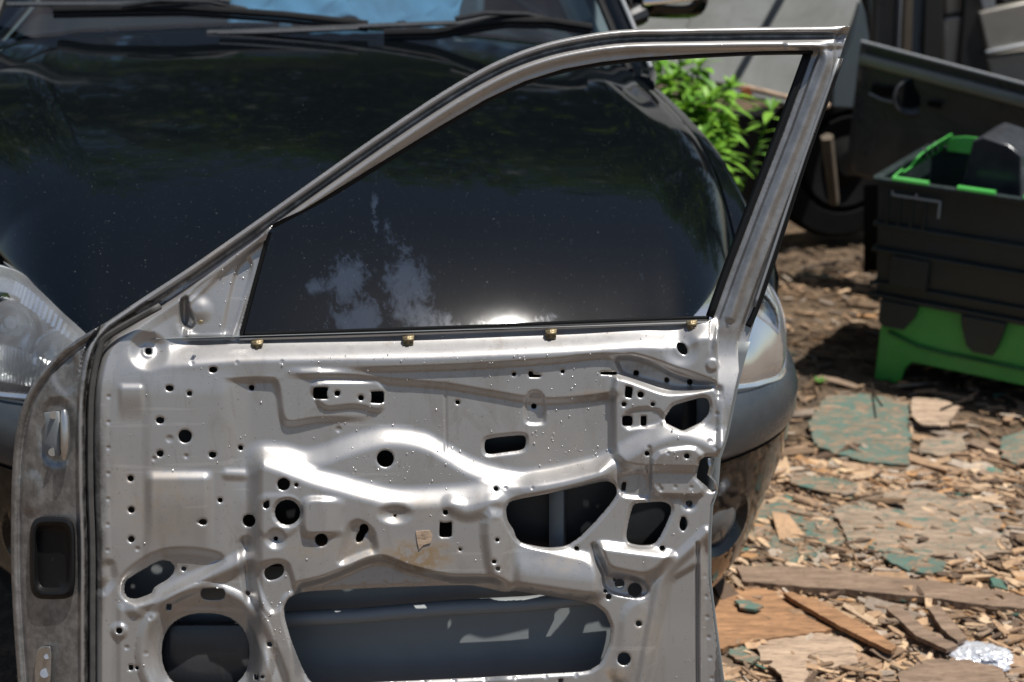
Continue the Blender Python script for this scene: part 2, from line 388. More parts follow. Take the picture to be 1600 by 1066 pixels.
# left boundary hem
HEM = spline([(165, 504), (118, 532), (82, 562), (52, 600), (32, 645), (20, 720), (17, 850), (20, 950), (28, 1066), (42, 1246)], 5)
RIGHT = [(1328, 41), (1312, 92), (1262, 245), (1212, 400), (1178, 505), (1160, 560), (1148, 610), (1132, 690), (1122, 713), (1118, 768), (1110, 790), (1107, 840), (1107, 905), (1117, 985), (1128, 1066), (1148, 1246)]
BODY = np.vstack([O[::-1], RIGHT[1:], [(42, 1246)], HEM[::-1]])
BODY = np.vstack([O, HEM[1:], np.array(RIGHT)[::-1]])
WIN = [(1270, 79), (1190, 80), (1100, 84), (1000, 90), (940, 97), (880, 108), (820, 127), (760, 155), (700, 190), (640, 226), (580, 263), (520, 300), (470, 330), (440, 343), (428, 349), (419, 362), (412, 385), (395, 447), (374, 520), (374, 527), (384, 530), (560, 524), (760, 517), (900, 510), (1060, 504), (1104, 503), (1114, 497), (1142, 420), (1180, 320), (1225, 205)]

# --- profile across the frame: bead, dark groove, bead, return
top = ss(190, 260, Y * 0 + X)                                 # fades below where the frame meets the hinge side
prof = np.interp(E, [-2, 0, 3, 7, 10, 12, 18, 21, 26, 31, 37, 42], [-16, -2, 5, 5, -2, -13, -13, 0, 7, 6, -3, -4])
prof_l = np.interp(E, [-2, 0, 3, 7, 10, 13, 24, 29, 36, 50], [-10, -4, 4, 4, 0, -12, -14, -4, 3, 0])
wgt = ss(250, 420, X)
H += (prof * wgt + prof_l * (1 - wgt)) * (E > -3) * ss(1335, 1270, X)
# right pillar: profile from the window edge outwards
PW = np.array([(1292, 60), (1270, 79), (1225, 205), (1180, 320), (1142, 420), (1112, 503), (1102, 540)], float)
pd = (X - np.interp(Y, PW[:, 1], PW[:, 0])) * 0.93
pil = np.interp(pd, [0, 9, 12, 17, 20, 24, 27, 44, 47, 60], [-12, -10, -1, 1, 1, 1, 1, 1, -9, -9])
PU = np.array([(1345, 60), (1300, 66), (1278, 105), (1200, 330), (1140, 520)], float)
pm = (X > np.interp(Y, [60, 79, 110, 505], [1262, 1268, 1250, 1108])) * (1 - ss(505, 560, Y)) * ss(70, 92, Y)
H = H * (1 - pm) + pil * pm
raise_([(1306, 50), (1335, 40), (1330, 110), (1296, 160), (1304, 90)], -10, 6)
ridge([(1232, 72), (1268, 72), (1286, 78), (1291, 94), (1280, 128), (1250, 208), (1205, 322), (1166, 424), (1142, 496)], 6, 11)

# --- hinge face falls back behind the panel
hf = np.clip(-E, 0, 200)
hing = -8 - hf * 0.62 + 5 * np.sin(np.clip(hf / 100, 0, 1) * np.pi) 
hm = (E < -1) & (Y > 495)
H = np.where(hm, hing, H)
s = (slice(None), slice(0, np.searchsorted(gx, 180)))
dh = seg_dist(HEM, X[s], Y[s], False)
H[s] += np.where(hm[s], np.interp(dh, [0, 5, 9, 13, 18], [4, 6, 2, -5, 0]), 0)
raise_([(62, 628), (112, 622), (116, 725), (64, 728)], -5, 14, mask=lambda x, y: (x < 122))
raise_([(78, 560), (120, 540), (120, 610), (90, 614)], -6, 14, mask=lambda x, y: (x < 122))
raise_([(30, 750), (60, 735), (66, 800), (34, 800)], 5, 20, mask=lambda x, y: (x < 122))

# --- belt rail
yt = F([190, 270, 360, 500, 700, 900, 1000, 1060, 1100, 1128], [565, 556, 549, 546, 542, 533, 527, 526, 512, 515])
yb = F([270, 360, 480, 640, 760, 860, 960, 1000, 1060, 1125], [577, 578, 577, 575, 570, 563, 556, 562, 588, 605])
xm = ss(190, 300, X) * (1 - ss(1120, 1132, X))
FR = -34                                                    # window sill and frame sit further back than the pressed panel
above = (1 - ss(-22, 21, Y - yt)) * xm + (1 - ss(440, 610, Y)) * (1 - xm)
above = np.where(X > 1120, (1 - ss(520, 640, Y)), above)
H += FR * above * (E > -3)
ya = F([455, 560, 600, 640, 700, 760, 850, 909, 960], [586, 590, 595, 598, 603, 613, 626, 623, 616])
ym = ss(440, 500, X) * (1 - ss(950, 975, X))
wl0 = ss(-15, 15, X - F([690, 740, 780, 860, 900, 1066], [398, 385, 378, 362, 372, 380]))
dep = (9 * ss(345, 395, X) + 8 * ss(500, 640, X)) * (1 - ss(1118, 1132, X)) * (1 - (1 - wl0) * ss(690, 790, Y))
ybb = np.where(X < 500, F([200, 340, 400, 430, 450, 470, 500, 560], [592, 592, 592, 590, 585, 580, 578, 578]), yb)
stepM = ss(-5, 7, Y - ybb)
H -= dep * stepM
H += 8 * ss(-5, 7, Y - yb) * (1 - ss(-6, 7, Y - ya)) * ym
# shallow step C with the bent channel
raise_([(330, 500), (330, 588), (424, 590), (434, 602), (440, 655), (452, 664), (498, 655), (600, 655), (600, 500)], 9, 12, 0.4,
       mask=lambda x, y: (1 - ss(470, 600, x)) * ss(-5, 7, y - np.interp(x, [200, 400, 430, 450, 470, 500, 560], [592, 592, 590, 585, 580, 578, 578])))
raise_([(482, 596), (560, 596), (600, 596), (598, 645), (566, 636), (550, 634), (502, 640)], 6, 10, 0.4)
# right block B and the lit edge above it
raise_([(958, 588), (978, 591), (1040, 614), (1080, 611), (1124, 603), (1130, 700), (1110, 735), (958, 730)], 15, 14, 0.3, mask=lambda x, y: 1 - ss(690, 760, y) * 0.4)
raise_([(975, 640), (1032, 636), (1040, 665), (1000, 668), (975, 672)], -4, 8)
raise_([(990, 553), (1125, 600), (1100, 606), (1060, 608), (1000, 592), (972, 583), (962, 562)], -8, 10, 0.3)
raise_([(822, 612), (850, 612), (852, 658), (848, 663), (824, 663), (820, 655)], -5, 7)
ridge([(696, 600), (696, 640), (697, 705)], -1.6, 4)
# --- two-wave terrace
xw = [380, 416, 440, 481, 505, 529, 565, 599, 625, 641, 670, 695, 725, 760, 790, 813, 840, 870, 909, 940, 955, 985, 1010, 1040, 1060, 1085, 1115]
yu_ = [712, 706, 708, 716, 711, 702, 690, 682, 682, 684, 692, 706, 724, 738, 746, 750, 747, 742, 733, 724, 716, 700, 686, 672, 668, 672, 684]
yu = F(xw, yu_)
yl = F([380, 410, 430, 460, 495, 529, 574, 613, 640, 670, 700, 726, 760, 813, 1115], [718, 716, 722, 733, 746, 755, 768, 776, 777, 776, 774, 772, 766, 768, 780])
wl = ss(-15, 15, X - F([690, 740, 780, 860, 900, 1066], [398, 385, 378, 362, 372, 380]))
band_r = 1 - ss(0, 1, 0 * X)
up1 = ss(-20, 20, Y - yu); up2 = ss(-20, 20, Y - yl)
lowR = F([640, 760, 800, 840, 870, 909, 940, 965, 1000, 1040, 1115], [830, 812, 800, 788, 774, 762, 752, 744, 740, 736, 736])
H += 18 * up1 * wl
H += 19 * up2 * wl * (1 - ss(760, 815, X))
H += 15 * ss(-13, 14, Y - yu) * ss(755, 850, X) * (1 - ss(-9, 9, Y - lowR)) * (1 - ss(935, 968, X))
# second small fork right of centre
ridge([(706, 788), (728, 799), (752, 794), (776, 784)], 5, 20)
# plate right of the hole 1
raise_([(1017, 706), (1100, 696), (1104, 776), (1060, 775), (1017, 774)], 7, 9, 0.4)
ridge([(1014, 700), (1014, 780)], -3, 6)
raise_([(965, 740), (1012, 735), (1014, 780), (1000, 778), (968, 775)], -6, 9, 0.4)
# horizontal bars at left
H += 8 * ss(-9, 9, Y - 742) * (1 - ss(770, 880, Y)) * ss(224, 240, X) * (1 - ss(318, 336, X))
ridge([(355, 741), (380, 742)], 3, 12)
H += 3 * ss(-8, 8, X - F([560, 700, 1066], [228, 222, 216])) * ss(575, 620, Y) * (1 - ss(860, 900, Y)) * (1 - ss(340, 372, X)) * ss(180, 190, X)
H += 5 * ss(-6, 6, Y - 603) * (1 - ss(612, 660, Y)) * ss(182, 192, X) * (1 - ss(218, 228, X))
# ring boss near the mirror, mirror triangle pan and its turned-up cone
cone(232, 549, 12, 34, -8); cone(232, 549, 8, 12, 1)
raise_([(300, 462), (322, 440), (418, 356), (410, 400), (372, 527), (300, 534), (280, 500)], -14, 24, 0.4)
H += 14 * ss(0, 1, (Y - 350) / 185) * (1 - ss(-4, 6, sd_poly([(295, 470), (415, 360), (365, 527), (290, 527)], X, Y)))
raise_([(368, 420), (388, 400), (396, 420), (362, 530), (345, 530)], -5, 9, 0.4)
cone(311, 484, 2, 26, 6); 
raise_([(281, 470), (292, 462), (293, 480), (306, 503), (298, 515), (283, 505)], -20, 7, 0.4)
# recess around the long hole and rib at lower left
raise_([(192, 935), (188, 902), (246, 862), (300, 860), (345, 868), (346, 880), (305, 905), (225, 945)], -9, 16, 0.5)
ridge([(212, 950), (260, 930), (310, 908), (350, 892), (385, 874)], 9, 20)
H += 4 * ss(-8, 8, Y - F([150, 200, 260, 400], [940, 950, 968, 980])) * ss(180, 190, X) * (1 - ss(240, 262, X))
ridge([(170, 885), (172, 905), (160, 920)], -5, 14)
# around the speaker opening: a cone going in
SPK = (321, 1020)
d = np.hypot(X - SPK[0], Y - SPK[1]); H += np.where(d < 110, -12 * (1 - ss(70, 96, d)) + 5 * (1 - ss(0, 14, np.abs(d - 100))), 0)
# strut between the openings
ridge([(384, 850), (386, 890), (398, 950), (416, 1000), (432, 1040), (446, 1090), (470, 1246)], -9, 15)
raise_([(398, 892), (412, 878), (448, 876), (456, 900), (462, 925), (444, 932), (438, 950), (424, 960), (408, 930)], -6, 10, 0.5)
# down step above the large opening
yo = F([395, 455, 500, 540, 575, 595, 640, 700, 760, 800], [940, 918, 908, 893, 878, 875, 890, 904, 906, 912])
H -= 25 * ss(-9, 9, Y - yo) * ss(452, 476, X) * (1 - ss(760, 800, X))
raise_([(395, 775), (440, 772), (470, 780), (466, 838), (400, 842)], 2, 10)
# side pocket, pressed box, dimples
raise_([(473, 784), (486, 778), (540, 781), (545, 790), (536, 800), (535, 826), (545, 834), (480, 838), (472, 828)], 10, 13, 0.4, mask=lambda x, y: 1 - ss(500, 546, x))
cone(431, 842, 4, 19, -9)
s = window([(617, 803)], 50); d = np.hypot((X[s] - 617), (Y[s] - 803) * 1.7); H[s] -= 9 * (1 - ss(4, 32, d))
raise_([(546, 822), (560, 815), (582, 830), (588, 862), (575, 864), (530, 882), (534, 866)], -9, 15, 0.4)
raise_([(700, 700), (746, 690), (748, 700), (735, 735)], 0.1, 5)
cone(1113, 570, 6, 12, 3)
cone(1064, 545, 12, 32, -5)
cone(186, 986, 6, 16, 5); cone(1077, 787, 5, 15, -4)
# lower middle: lit plate under hole 1
raise_([(752, 800), (790, 800), (805, 842), (880, 862), (925, 870), (940, 900), (942, 940), (805, 920), (780, 912), (764, 895)], 10, 20, 0.5)
H += 10 * ss(846, 900, Y - (X - 800) * 0.10) * ss(798, 815, X) * (1 - ss(925, 945, X)) * (1 - ss(905, 925, Y - (X - 800) * 0.15))
# ledge box under hole 2 and pocket
raise_([(932, 850), (990, 858), (1056, 866), (1028, 894), (1006, 904), (948, 892)], 17, 20, 0.3)
raise_([(922, 850), (934, 850), (948, 892), (946, 905), (930, 880)], -8, 8)
raise_([(940, 895), (1006, 906), (1016, 925), (1000, 935), (945, 925)], -8, 10)
raise_([(972, 950), (1010, 930), (1000, 985), (985, 1066), (955, 1066), (968, 1010)], 4, 16)
# right lower rib and flat skirt
ridge([(1104, 832), (1080, 856), (1050, 884), (1034, 908), (1026, 940), (1016, 990), (1002, 1066), (985, 1170)], 6, 13)
raise_([(1094, 880), (1050, 905), (1036, 960), (1008, 1090), (990, 1250), (1090, 1250)], -6, 12, 0.2)
ridge([(1090, 850), (1089, 960), (1090, 1066), (1094, 1246)], -7, 5, sm=3)
H -= 10 * ss(1094, 1104, X) * ss(840, 870, Y)
# notch side return
raise_([(1086, 716), (1125, 716), (1118, 770), (1096, 766)], -4, 8)
# soft unevenness of pressed sheet
H += 0.5 * np.sin(X / 47 + 1.3 * np.sin(Y / 61)) * np.cos(Y / 53)
# raised/dimpled little spots
for (cx, cy, r) in [(529, 671, 5), (265, 686, 6), (241, 717, 4), (291, 713, 4), (310, 816, 3), (215, 858, 4), (208, 963, 4), (235, 966, 4), (198, 1012, 4), (228, 1021, 4), (832, 763, 3), (1033, 765, 4), (1044, 708, 3), (1110, 690, 4), (790, 763, 3)]:
    cone(cx, cy, r * 0.4, r * 1.2, -1.8)

# spot welds
for pts_, n_ in (([(470, 922), (600, 911), (734, 908)], 9), ([(830, 921), (920, 936)], 4), ([(520, 1072), (900, 1056)], 9), ([(300, 568), (440, 566)], 3), ([(1122, 620), (1118, 700)], 4), ([(1100, 900), (1112, 1060)], 6), ([(170, 620), (168, 860)], 7), ([(1030, 760), (1080, 762)], 3)):
    P_ = np.array(pts_, float); L_ = np.r_[0, np.cumsum(np.linalg.norm(np.diff(P_, axis=0), axis=1))]
    for t_ in np.linspace(0, L_[-1], n_): cone(np.interp(t_, L_, P_[:, 0]), np.interp(t_, L_, P_[:, 1]), 1.6, 4.2, -1.3)
# --- holes
def circ(cx, cy, r, ry=None, a=0, n=18):
    ry = ry or r; a = R(a)
    return [(cx + r * math.cos(t) * math.cos(a) - ry * math.sin(t) * math.sin(a), cy + r * math.cos(t) * math.sin(a) + ry * math.sin(t) * math.cos(a)) for t in [2 * math.pi * k / n for k in range(n)]]
HOLES = [circ(*c) for c in [(602, 717, 13.5), (449, 801, 20), (389, 814, 10), (443, 757, 10), (463, 758, 3.5), (502, 844, 10), (431, 842, 3.5), (289, 682, 10.5), (250, 657, 6.5, 5.5),
    (250, 709, 5.5), (265, 607, 6.5, 5), (296, 615, 4.2), (333, 578, 6.5, 5), (393, 606, 4.2), (376, 700, 4.2), (332, 711, 6, 5), (204, 748, 5), (205, 797, 5.2), (205, 843, 5.2), (317, 816, 6.5, 5),
    (344, 782, 4), (287, 889, 4), (186, 986, 5), (214, 1044, 3), (387, 927, 3.6), (421, 1007, 4.2), (232, 549, 5.5), (527, 615, 4.6), (564, 622, 4.6), (715, 629, 3.5), (803, 585, 3.2),
    (879, 581, 3.2), (834, 635, 4.2), (1001, 617, 5.2), (975, 632, 4), (1020, 632, 3.5), (994, 583, 4.5), (1042, 594, 4), (1078, 597, 4.5), (1011, 709, 4), (1073, 713, 4.4), (775, 764, 3.6),
    (696, 801, 4.2), (719, 859, 2.6), (777, 844, 3.2), (772, 878, 3.6), (778, 889, 3.6), (901, 857, 3.8), (1035, 857, 4.2), (1077, 787, 4.8), (992, 922, 11), (968, 912, 7.5), (946, 924, 3.2), (951, 933, 4.6),
    (998, 975, 4.8), (975, 1030, 10.5), (960, 906, 2.5), (410, 1058, 3), (876, 1064, 4), (617, 806, 2.4)]]
HOLES += [rounded(q, .3) for q in [
    [(489, 605), (512, 605), (513, 609), (511, 612), (511, 619), (513, 624), (489, 624)], [(578, 612), (600, 611), (600, 631), (578, 630), (580, 626), (580, 615)],
    [(977, 603), (989, 605), (987, 623), (976, 621)], [(972, 650), (988, 650), (988, 666), (972, 666)], [(1001, 650), (1010, 650), (1010, 666), (1001, 666)],
    [(826, 580), (832, 580), (833, 585), (845, 586), (845, 590), (826, 590)], [(938, 581), (964, 581), (964, 586.5), (938, 586)],
    [(687, 815), (692, 817), (700, 817), (706, 815), (706, 840), (686, 840)], [(411, 786), (420, 781), (421, 793), (415, 796), (411, 793)],
    [(972, 754), (979, 753), (977, 767), (971, 767)], [(260, 944), (268, 944), (268, 954), (260, 953)], [(201, 1039), (208, 1039), (208, 1048), (201, 1048)], [(397, 1053), (404, 1053), (404, 1063), (397, 1063)]]]
HOLES += [circ(1066, 545, 7, 11, -35),
    rounded([(757, 690), (764, 685), (800, 681), (819, 680), (822, 686), (821, 699), (815, 704), (790, 707), (762, 711), (757, 705)], .5),
    rounded([(314, 922), (320, 919), (346, 919), (352, 924), (351, 934), (344, 938), (320, 938), (314, 932)], .5),
    rounded([(411, 895), (418, 885), (436, 880), (444, 886), (443, 898), (432, 906), (417, 908)], .5),
    rounded([(193, 926), (196, 908), (212, 897), (250, 875), (266, 877), (273, 886), (271, 896), (262, 906), (240, 918), (237, 928), (212, 937), (200, 935)], .4),
    rounded([(1038, 655), (1044, 645), (1052, 634), (1075, 627), (1098, 621), (1106, 624), (1109, 634), (1107, 648), (1096, 660), (1082, 667), (1067, 674), (1054, 668), (1042, 662)], .35),
    rounded([(990, 787), (1012, 785), (1038, 784), (1048, 790), (1049, 800), (1040, 822), (1030, 842), (1020, 852), (1000, 853), (982, 849), (978, 838), (983, 810)], .4),
    rounded([(790, 795), (797, 784), (815, 779), (860, 771), (905, 761), (948, 751), (961, 757), (965, 771), (955, 787), (930, 816), (905, 841), (885, 854), (855, 857), (817, 850), (807, 842), (802, 827), (793, 815)], .4),
    rounded([(562, 822), (568, 818), (575, 821), (576, 829), (570, 836), (567, 845), (560, 849), (555, 845), (557, 836), (562, 830)], .5),
    rounded([(1063, 812), (1066, 807), (1071, 808), (1074, 816), (1074, 823), (1069, 831), (1064, 829), (1061, 822)], .5),
    rounded([(483, 1064), (472, 1045), (455, 1003), (445, 968), (443, 950), (450, 935), (466, 927), (484, 924), (600, 918), (734, 914), (760, 919), (791, 926), (805, 923), (926, 943), (945, 957), (955, 980), (952, 1008), (938, 1038), (918, 1050), (844, 1054), (740, 1060), (560, 1068), (492, 1071)], .3),
    rounded([(1094, 719), (1102, 714), (1150, 714), (1150, 762), (1121, 764), (1112, 767), (1100, 757), (1088, 747), (1090, 735)], .2),
    rounded([(1012, 1110), (1012, 1110)] and [(480, 1120), (940, 1110), (930, 1150), (500, 1160)], .5),
]
a = [R(t) for t in range(0, 360, 12)]
SP = [(SPK[0] + 69 * math.copysign(abs(math.cos(t)) ** 0.85, math.cos(t)), SPK[1] + 62 * math.copysign(abs(math.sin(t)) ** 0.9, math.sin(t))) for t in a]
HOLES.append(SP);  
FIELD = np.full(X.shape, 1e3)                      # >0 : sheet metal present
FIELD = -sd_poly(BODY, X, Y)
FIELD = np.minimum(FIELD, sd_poly(WIN, X, Y))
for k, h in enumerate(HOLES):
    P = np.array(h, float); s = window(P, 14); sd = sd_poly(P, X[s], Y[s])
    FIELD[s] = np.minimum(FIELD[s], sd)
    A = np.ptp(P[:, 0]) * np.ptp(P[:, 1])
    lip = 3.5 if A > 1500 else 1.0
    H[s] -= lip * (1 - ss(0, 6 if A > 1500 else 2.5, sd))
# snap boundary vertices onto the outline
gyF, gxF = np.gradient(FIELD, ST); gn = np.hypot(gxF, gyF) + 1e-6
keepv = FIELD > -0.62 * ST
near = keepv & (np.abs(FIELD) < 0.62 * ST)
Xs = np.where(near, X - FIELD * gxF / gn, X); Ys = np.where(near, Y - FIELD * gyF / gn, Y)
q = keepv[:-1, :-1] & keepv[1:, :-1] & keepv[:-1, 1:] & keepv[1:, 1:]
nx = X.shape[1]; idx = np.arange(X.size).reshape(X.shape)
quads = np.stack([idx[:-1, :-1][q], idx[1:, :-1][q], idx[1:, 1:][q], idx[:-1, 1:][q]], 1)
cx_ = X.ravel()[quads].mean(1); cy_ = Y.ravel()[quads].mean(1)
Pw = door(Xs.ravel(), Ys.ravel(), H.ravel())
# small irregular noise fields for stains
def blob(list_, soft=1.0):
    v = np.zeros_like(X)
    for (cx, cy, rx, ry, a_) in list_: v = np.maximum(v, a_ * (1 - ss(0.3, 1.0, np.hypot((X - cx) / rx, (Y - cy) / ry))))
    return v
stain = blob([(655, 870, 80, 38, 1.0), (250, 790, 90, 90, .45), (560, 860, 70, 30, .6), (870, 700, 90, 60, .25), (610, 862, 30, 22, .7), (625, 852, 16, 16, 1), (690, 865, 40, 30, .8), (480, 860, 60, 22, .5), (250, 820, 75, 60, .45), (190, 770, 30, 80, .35), (880, 880, 50, 25, .3), (930, 620, 60, 16, .6),
              (1010, 990, 40, 60, .35), (650, 800, 90, 30, .35), (960, 1055, 30, 20, .8), (330, 400, 60, 60, .25), (1060, 775, 60, 12, .6), (430, 985, 30, 60, .3), (1000, 575, 40, 14, .5)])
grime_and_shade = np.maximum(np.where((E < 2) & (Y > 480), .62, 0), blob([(150, 800, 22, 260, .8), (72, 868, 60, 80, .7), (88, 690, 45, 60, .6), (90, 1010, 40, 60, .6), (130, 560, 14, 90, .7)]))  # hinge face darkened as shade in the colour, with dirt round the hinges
grime_and_shade = np.maximum(grime_and_shade, .42 * pm)  # pillar darkened in colour to imitate a face turned from the sun
grime_and_shade = np.maximum(grime_and_shade, 1.0 * ss(4, 9, E) * (1 - ss(24, 30, E)) * (Y > 470) * (X < 260))  # near-black along the hinge side groove
grime_and_shade = np.maximum(grime_and_shade, .8 * (1 - ss(2, 5, np.abs(E - 15))) * ss(0, 60, E * 0 + 60)* (Y < 520))  # darker along the frame groove
# boundary edges -> thin return so the sheet has an edge
def build_sheet(name, sel, mat, parent, rimdepth=2.6):
    Q = quads[sel]
    e = np.concatenate([Q[:, [0, 1]], Q[:, [1, 2]], Q[:, [2, 3]], Q[:, [3, 0]]])
    allq = quads; ea = np.concatenate([allq[:, [0, 1]], allq[:, [1, 2]], allq[:, [2, 3]], allq[:, [3, 0]]])
    key = lambda z: np.minimum(z[:, 0], z[:, 1]).astype(np.int64) * X.size + np.maximum(z[:, 0], z[:, 1])
    ka = key(ea); u, c = np.unique(ka, return_counts=True); bset = u[c == 1]
    be = e[np.isin(key(e), bset)]
    used = np.unique(Q); bv = np.unique(be)
    remap = np.full(X.size, -1); remap[used] = np.arange(len(used))
    rm2 = np.full(X.size, -1); rm2[bv] = len(used) + np.arange(len(bv))
    V = np.vstack([Pw[used], Pw[bv] - DN * PX * rimdepth])
    rim = np.stack([remap[be[:, 1]], remap[be[:, 0]], rm2[be[:, 0]], rm2[be[:, 1]]], 1)
    Fq = np.vstack([remap[Q], rim])
    me = mesh_np(name, V, Fq)
    for nm, f in (('stain', stain), ('grime_and_shade', grime_and_shade)):
        at = me.attributes.new(nm, 'FLOAT', 'POINT'); at.data.foreach_set('value', np.concatenate([f.ravel()[used], f.ravel()[bv]]).astype(np.float32))
    sm = np.ones(len(me.polygons), bool); sm[len(Q):] = False
    me.polygons.foreach_set('use_smooth', sm)
    return link(name, me, mat, parent)

# ============================================================ THE DOOR
cd = empty('car_door', label='stripped bare silver car door with an empty window frame, leaning on the black car', cat='car door')
framesel = ((cy_ < 498) & ((cx_ > 412) | (np.interp(cx_, [160, 225, 300, 400, 430], [560, 505, 458, 386, 360]) > cy_)))
build_sheet('inner_panel', ~framesel, M['silver'], cd)
build_sheet('window_frame', framesel, M['silver'], cd, 14)
# outer skin behind the panel
u = np.linspace(0, 1, 60); v = np.linspace(0, 1, 40)
hy = np.interp(534 + v * 712, HEM[:, 1], HEM[:, 0]); ry_ = np.array(RIGHT, float)
rxx = np.interp(534 + v * 712, ry_[:, 1], ry_[:, 0]) + 4
GX = hy[:, None] + (rxx - hy)[:, None] * u[None]; GY = (534 + v * 712)[:, None] + 0 * GX
hh = -88 + 70 * ss(0.955, 1.0, u)[None] * np.ones_like(GX) + 6 * (v[:, None] - .5) ** 2
hh = np.where(u[None] < .02, -72, hh)
GYt = np.maximum(GY, np.interp(GX, [17, 60, 118, 165, 230], [1300, 600, 540, 512, 505])) 
MB().grid(door(GX, np.where(v[:, None] < .02, GYt, GY), hh)).build('outer_skin', M['skin'], cd, solid=0.0012)
# waist strip inside, shaped to close the slot and block sky light
MB().grid(door(np.array([np.linspace(200, 1104, 40)] * 4), np.array([[534.5] * 40, [534] * 40, [533] * 40, [531] * 40]) - np.array([np.linspace(0, 27, 40)] * 4), np.array([[-88] * 40, [-70] * 40, [-50] * 40, [-28] * 40]))).build('waist_sky_blocking_strip', M['skin'], cd, solid=0.001)
MB().grid(door(np.array([np.linspace(46, 1146, 20)] * 2), np.array([[1244] * 20] * 2), np.array([[-6] * 20, [-86] * 20]))).build('bottom_rail', M['silver'], cd, solid=0.001)
b = MB(); b.tube([door(x, y, -46) for x, y in [(430, 968), (560, 962), (700, 950), (820, 944), (975, 928)]], 0.012, 14); b.build('impact_beam', M['skin'], cd)
b = MB(); b.grid(door(np.array([np.linspace(250, 400, 10)] * 6), np.array([[972] * 10, [978] * 10, [990] * 10, [1030] * 10, [1080] * 10, [1100] * 10]), np.array([[-60] * 10, [-48] * 10, [-45] * 10, [-45] * 10, [-48] * 10, [-70] * 10])))
b.build('damping_pad', M['dgrey'], cd, solid=0.001)
b = MB(); xs = [858, 880, 886]; b.grid(door(np.array([[858, 880, 884]] * 5), np.array([[740] * 3, [780] * 3, [830] * 3, [880] * 3, [920] * 3]), np.array([[-50, -50, -66]] * 5)))
b.build('window_guide_rail', M['skin'], cd, solid=0.0015)
MB().grid(door(np.array([np.linspace(340, 1088, 30)] * 8), np.array([[y_] * 30 for y_ in np.linspace(560, 885, 8)]), -80 + 0 * np.zeros((8, 30)))).build('added_dark_sheet', M['plastic'], cd, solid=.002)  # added dark sheet so the upper holes look black
# rubber: glass run around the opening
def strip(pts, wd, h0, h1, name, mat, side=1, sm=4, solid=0.0025):
    P = spline(pts, sm); T = np.gradient(P, axis=0); T /= np.linalg.norm(T, axis=1)[:, None] + 1e-9; N = np.stack([-T[:, 1], T[:, 0]], 1) * side
    W = np.asarray(wd) if np.ndim(wd) else np.full(len(P), wd)
    rows = []
    for k, (f, hh_) in enumerate(((0, h0), (.25, (h0 + h1) / 2 + 1.5), (.6, (h0 + h1) / 2 + 1), (1, h1))):
        Q = P + N * (W * f)[:, None]; rows.append(door(Q[:, 0], Q[:, 1], hh_ + (0 if name == 'hinge_side_seal' else FR)))
    return MB().grid(np.array(rows)).build(name, mat, cd, solid=solid)
strip([(1268, 82), (1225, 200), (1180, 318), (1142, 418), (1114, 497)], 11, -8, -16, 'glass_run_seal', M['rubber'], 1)
strip([(419, 362), (412, 385), (395, 447), (376, 520), (373, 529)], 5, -4, -12, 'glass_run_seal', M['rubber'], -1)
strip([(1270, 80), (1190, 81), (1100, 85), (1000, 91), (940, 98), (880, 109), (820, 128), (760, 156), (640, 227), (520, 301), (440, 344), (424, 352)], 4.5, -5, -10, 'glass_run_seal', M['rubber'], -1)
strip([(376, 521), (560, 515), (760, 508), (900, 502), (1060, 496), (1108, 495)], 7, -22, -8, 'waist_seal', M['rubber'], 1)
strip([(374, 529), (560, 523.5), (760, 516), (900, 510), (1060, 504), (1106, 502.5)], 3.0, 2.0, 3.5, 'waist_flange', M['silver'], 1, solid=0.002)
strip([(1318, 92), (1262, 250), (1214, 400), (1186, 482), (1172, 512)], 9, -3, -12, 'door_edge_seal', M['rubber'], 1)
strip([(1312, 92), (1257, 248), (1208, 396), (1180, 480)], 3.5, 1, -1, 'pillar_moulding', M['trim'], 1)
sp_ = np.vstack([[(232, 473), (190, 500)], XS[2:]])
strip([tuple(p + np.array([17, 2])) for p in sp_[::3]], 8, -8, -8, 'hinge_side_seal', M['seal'], -1, solid=0.006)
# brass trim clips over the belt flange
for (cx, cy, wd) in [(402, 540, 9), (638, 533, 9), (861, 523, 9), (1081, 509, 8)]:
    b = MB()
    P = lambda x, y, h: door(cx + x, cy + y, h + FR + 1)
    b.grid(np.array([[P(-wd, -7, 1), P(wd, -9, 1)], [P(-wd, -6, 8), P(wd, -8, 8)], [P(-wd, 0, 9), P(wd, -1, 9)], [P(-wd + 1, 2, 5), P(wd - 1, 1, 5)], [P(-wd + 1, 7, 9), P(wd - 1, 6, 9)]]))
    b.grid(np.array([[P(-wd + 2, -3, 11), P(wd - 1, -5, 12)], [P(-wd + 2, 1, 12), P(wd - 1, 0, 12)]])); b.grid(np.array([[P(-3, -8, 10), P(2, -8, 10)], [P(-3, 5, 13), P(2, 5, 12)]]))
    b.build('trim_clip', M['brass'], cd, solid=0.0012)
# hinges, cable boot on the hinge face
def hpt(x, y, extra=0):
    e = np.interp(y, XS[:, 1], XS[:, 0]) - x; return door(x, y, -8 - e * 0.62 + 5 * math.sin(min(max(e / 100, 0), 1) * math.pi) + extra)
hi = MB()
hi.grid(np.array([[hpt(70, 645, 3), hpt(84, 643, 5), hpt(92, 643, 8)], [hpt(72, 662, 4), hpt(86, 660, 8), hpt(93, 660, 10)], [hpt(70, 690, 4), hpt(86, 690, 8), hpt(93, 690, 10)], [hpt(72, 712, 3), hpt(84, 712, 5), hpt(93, 712, 8)]]))
hinge = hi.build('hinge', M['skin'], cd, solid=0.004, bevel=0.001)
b = MB(); b.tube([hpt(100, 641, 14), hpt(101, 650, 16), hpt(102, 680, 16), hpt(102, 700, 16), hpt(101, 718, 14)], [.004, .0062, .0068, .0066, .004], 14); b.build('hinge_pin', M['steel'], hinge)
b = MB(); b.tube([hpt(84, 648, 9), hpt(84, 649, 13)], .006, 12); b.build('hinge_bolt', M['steel'], hinge)
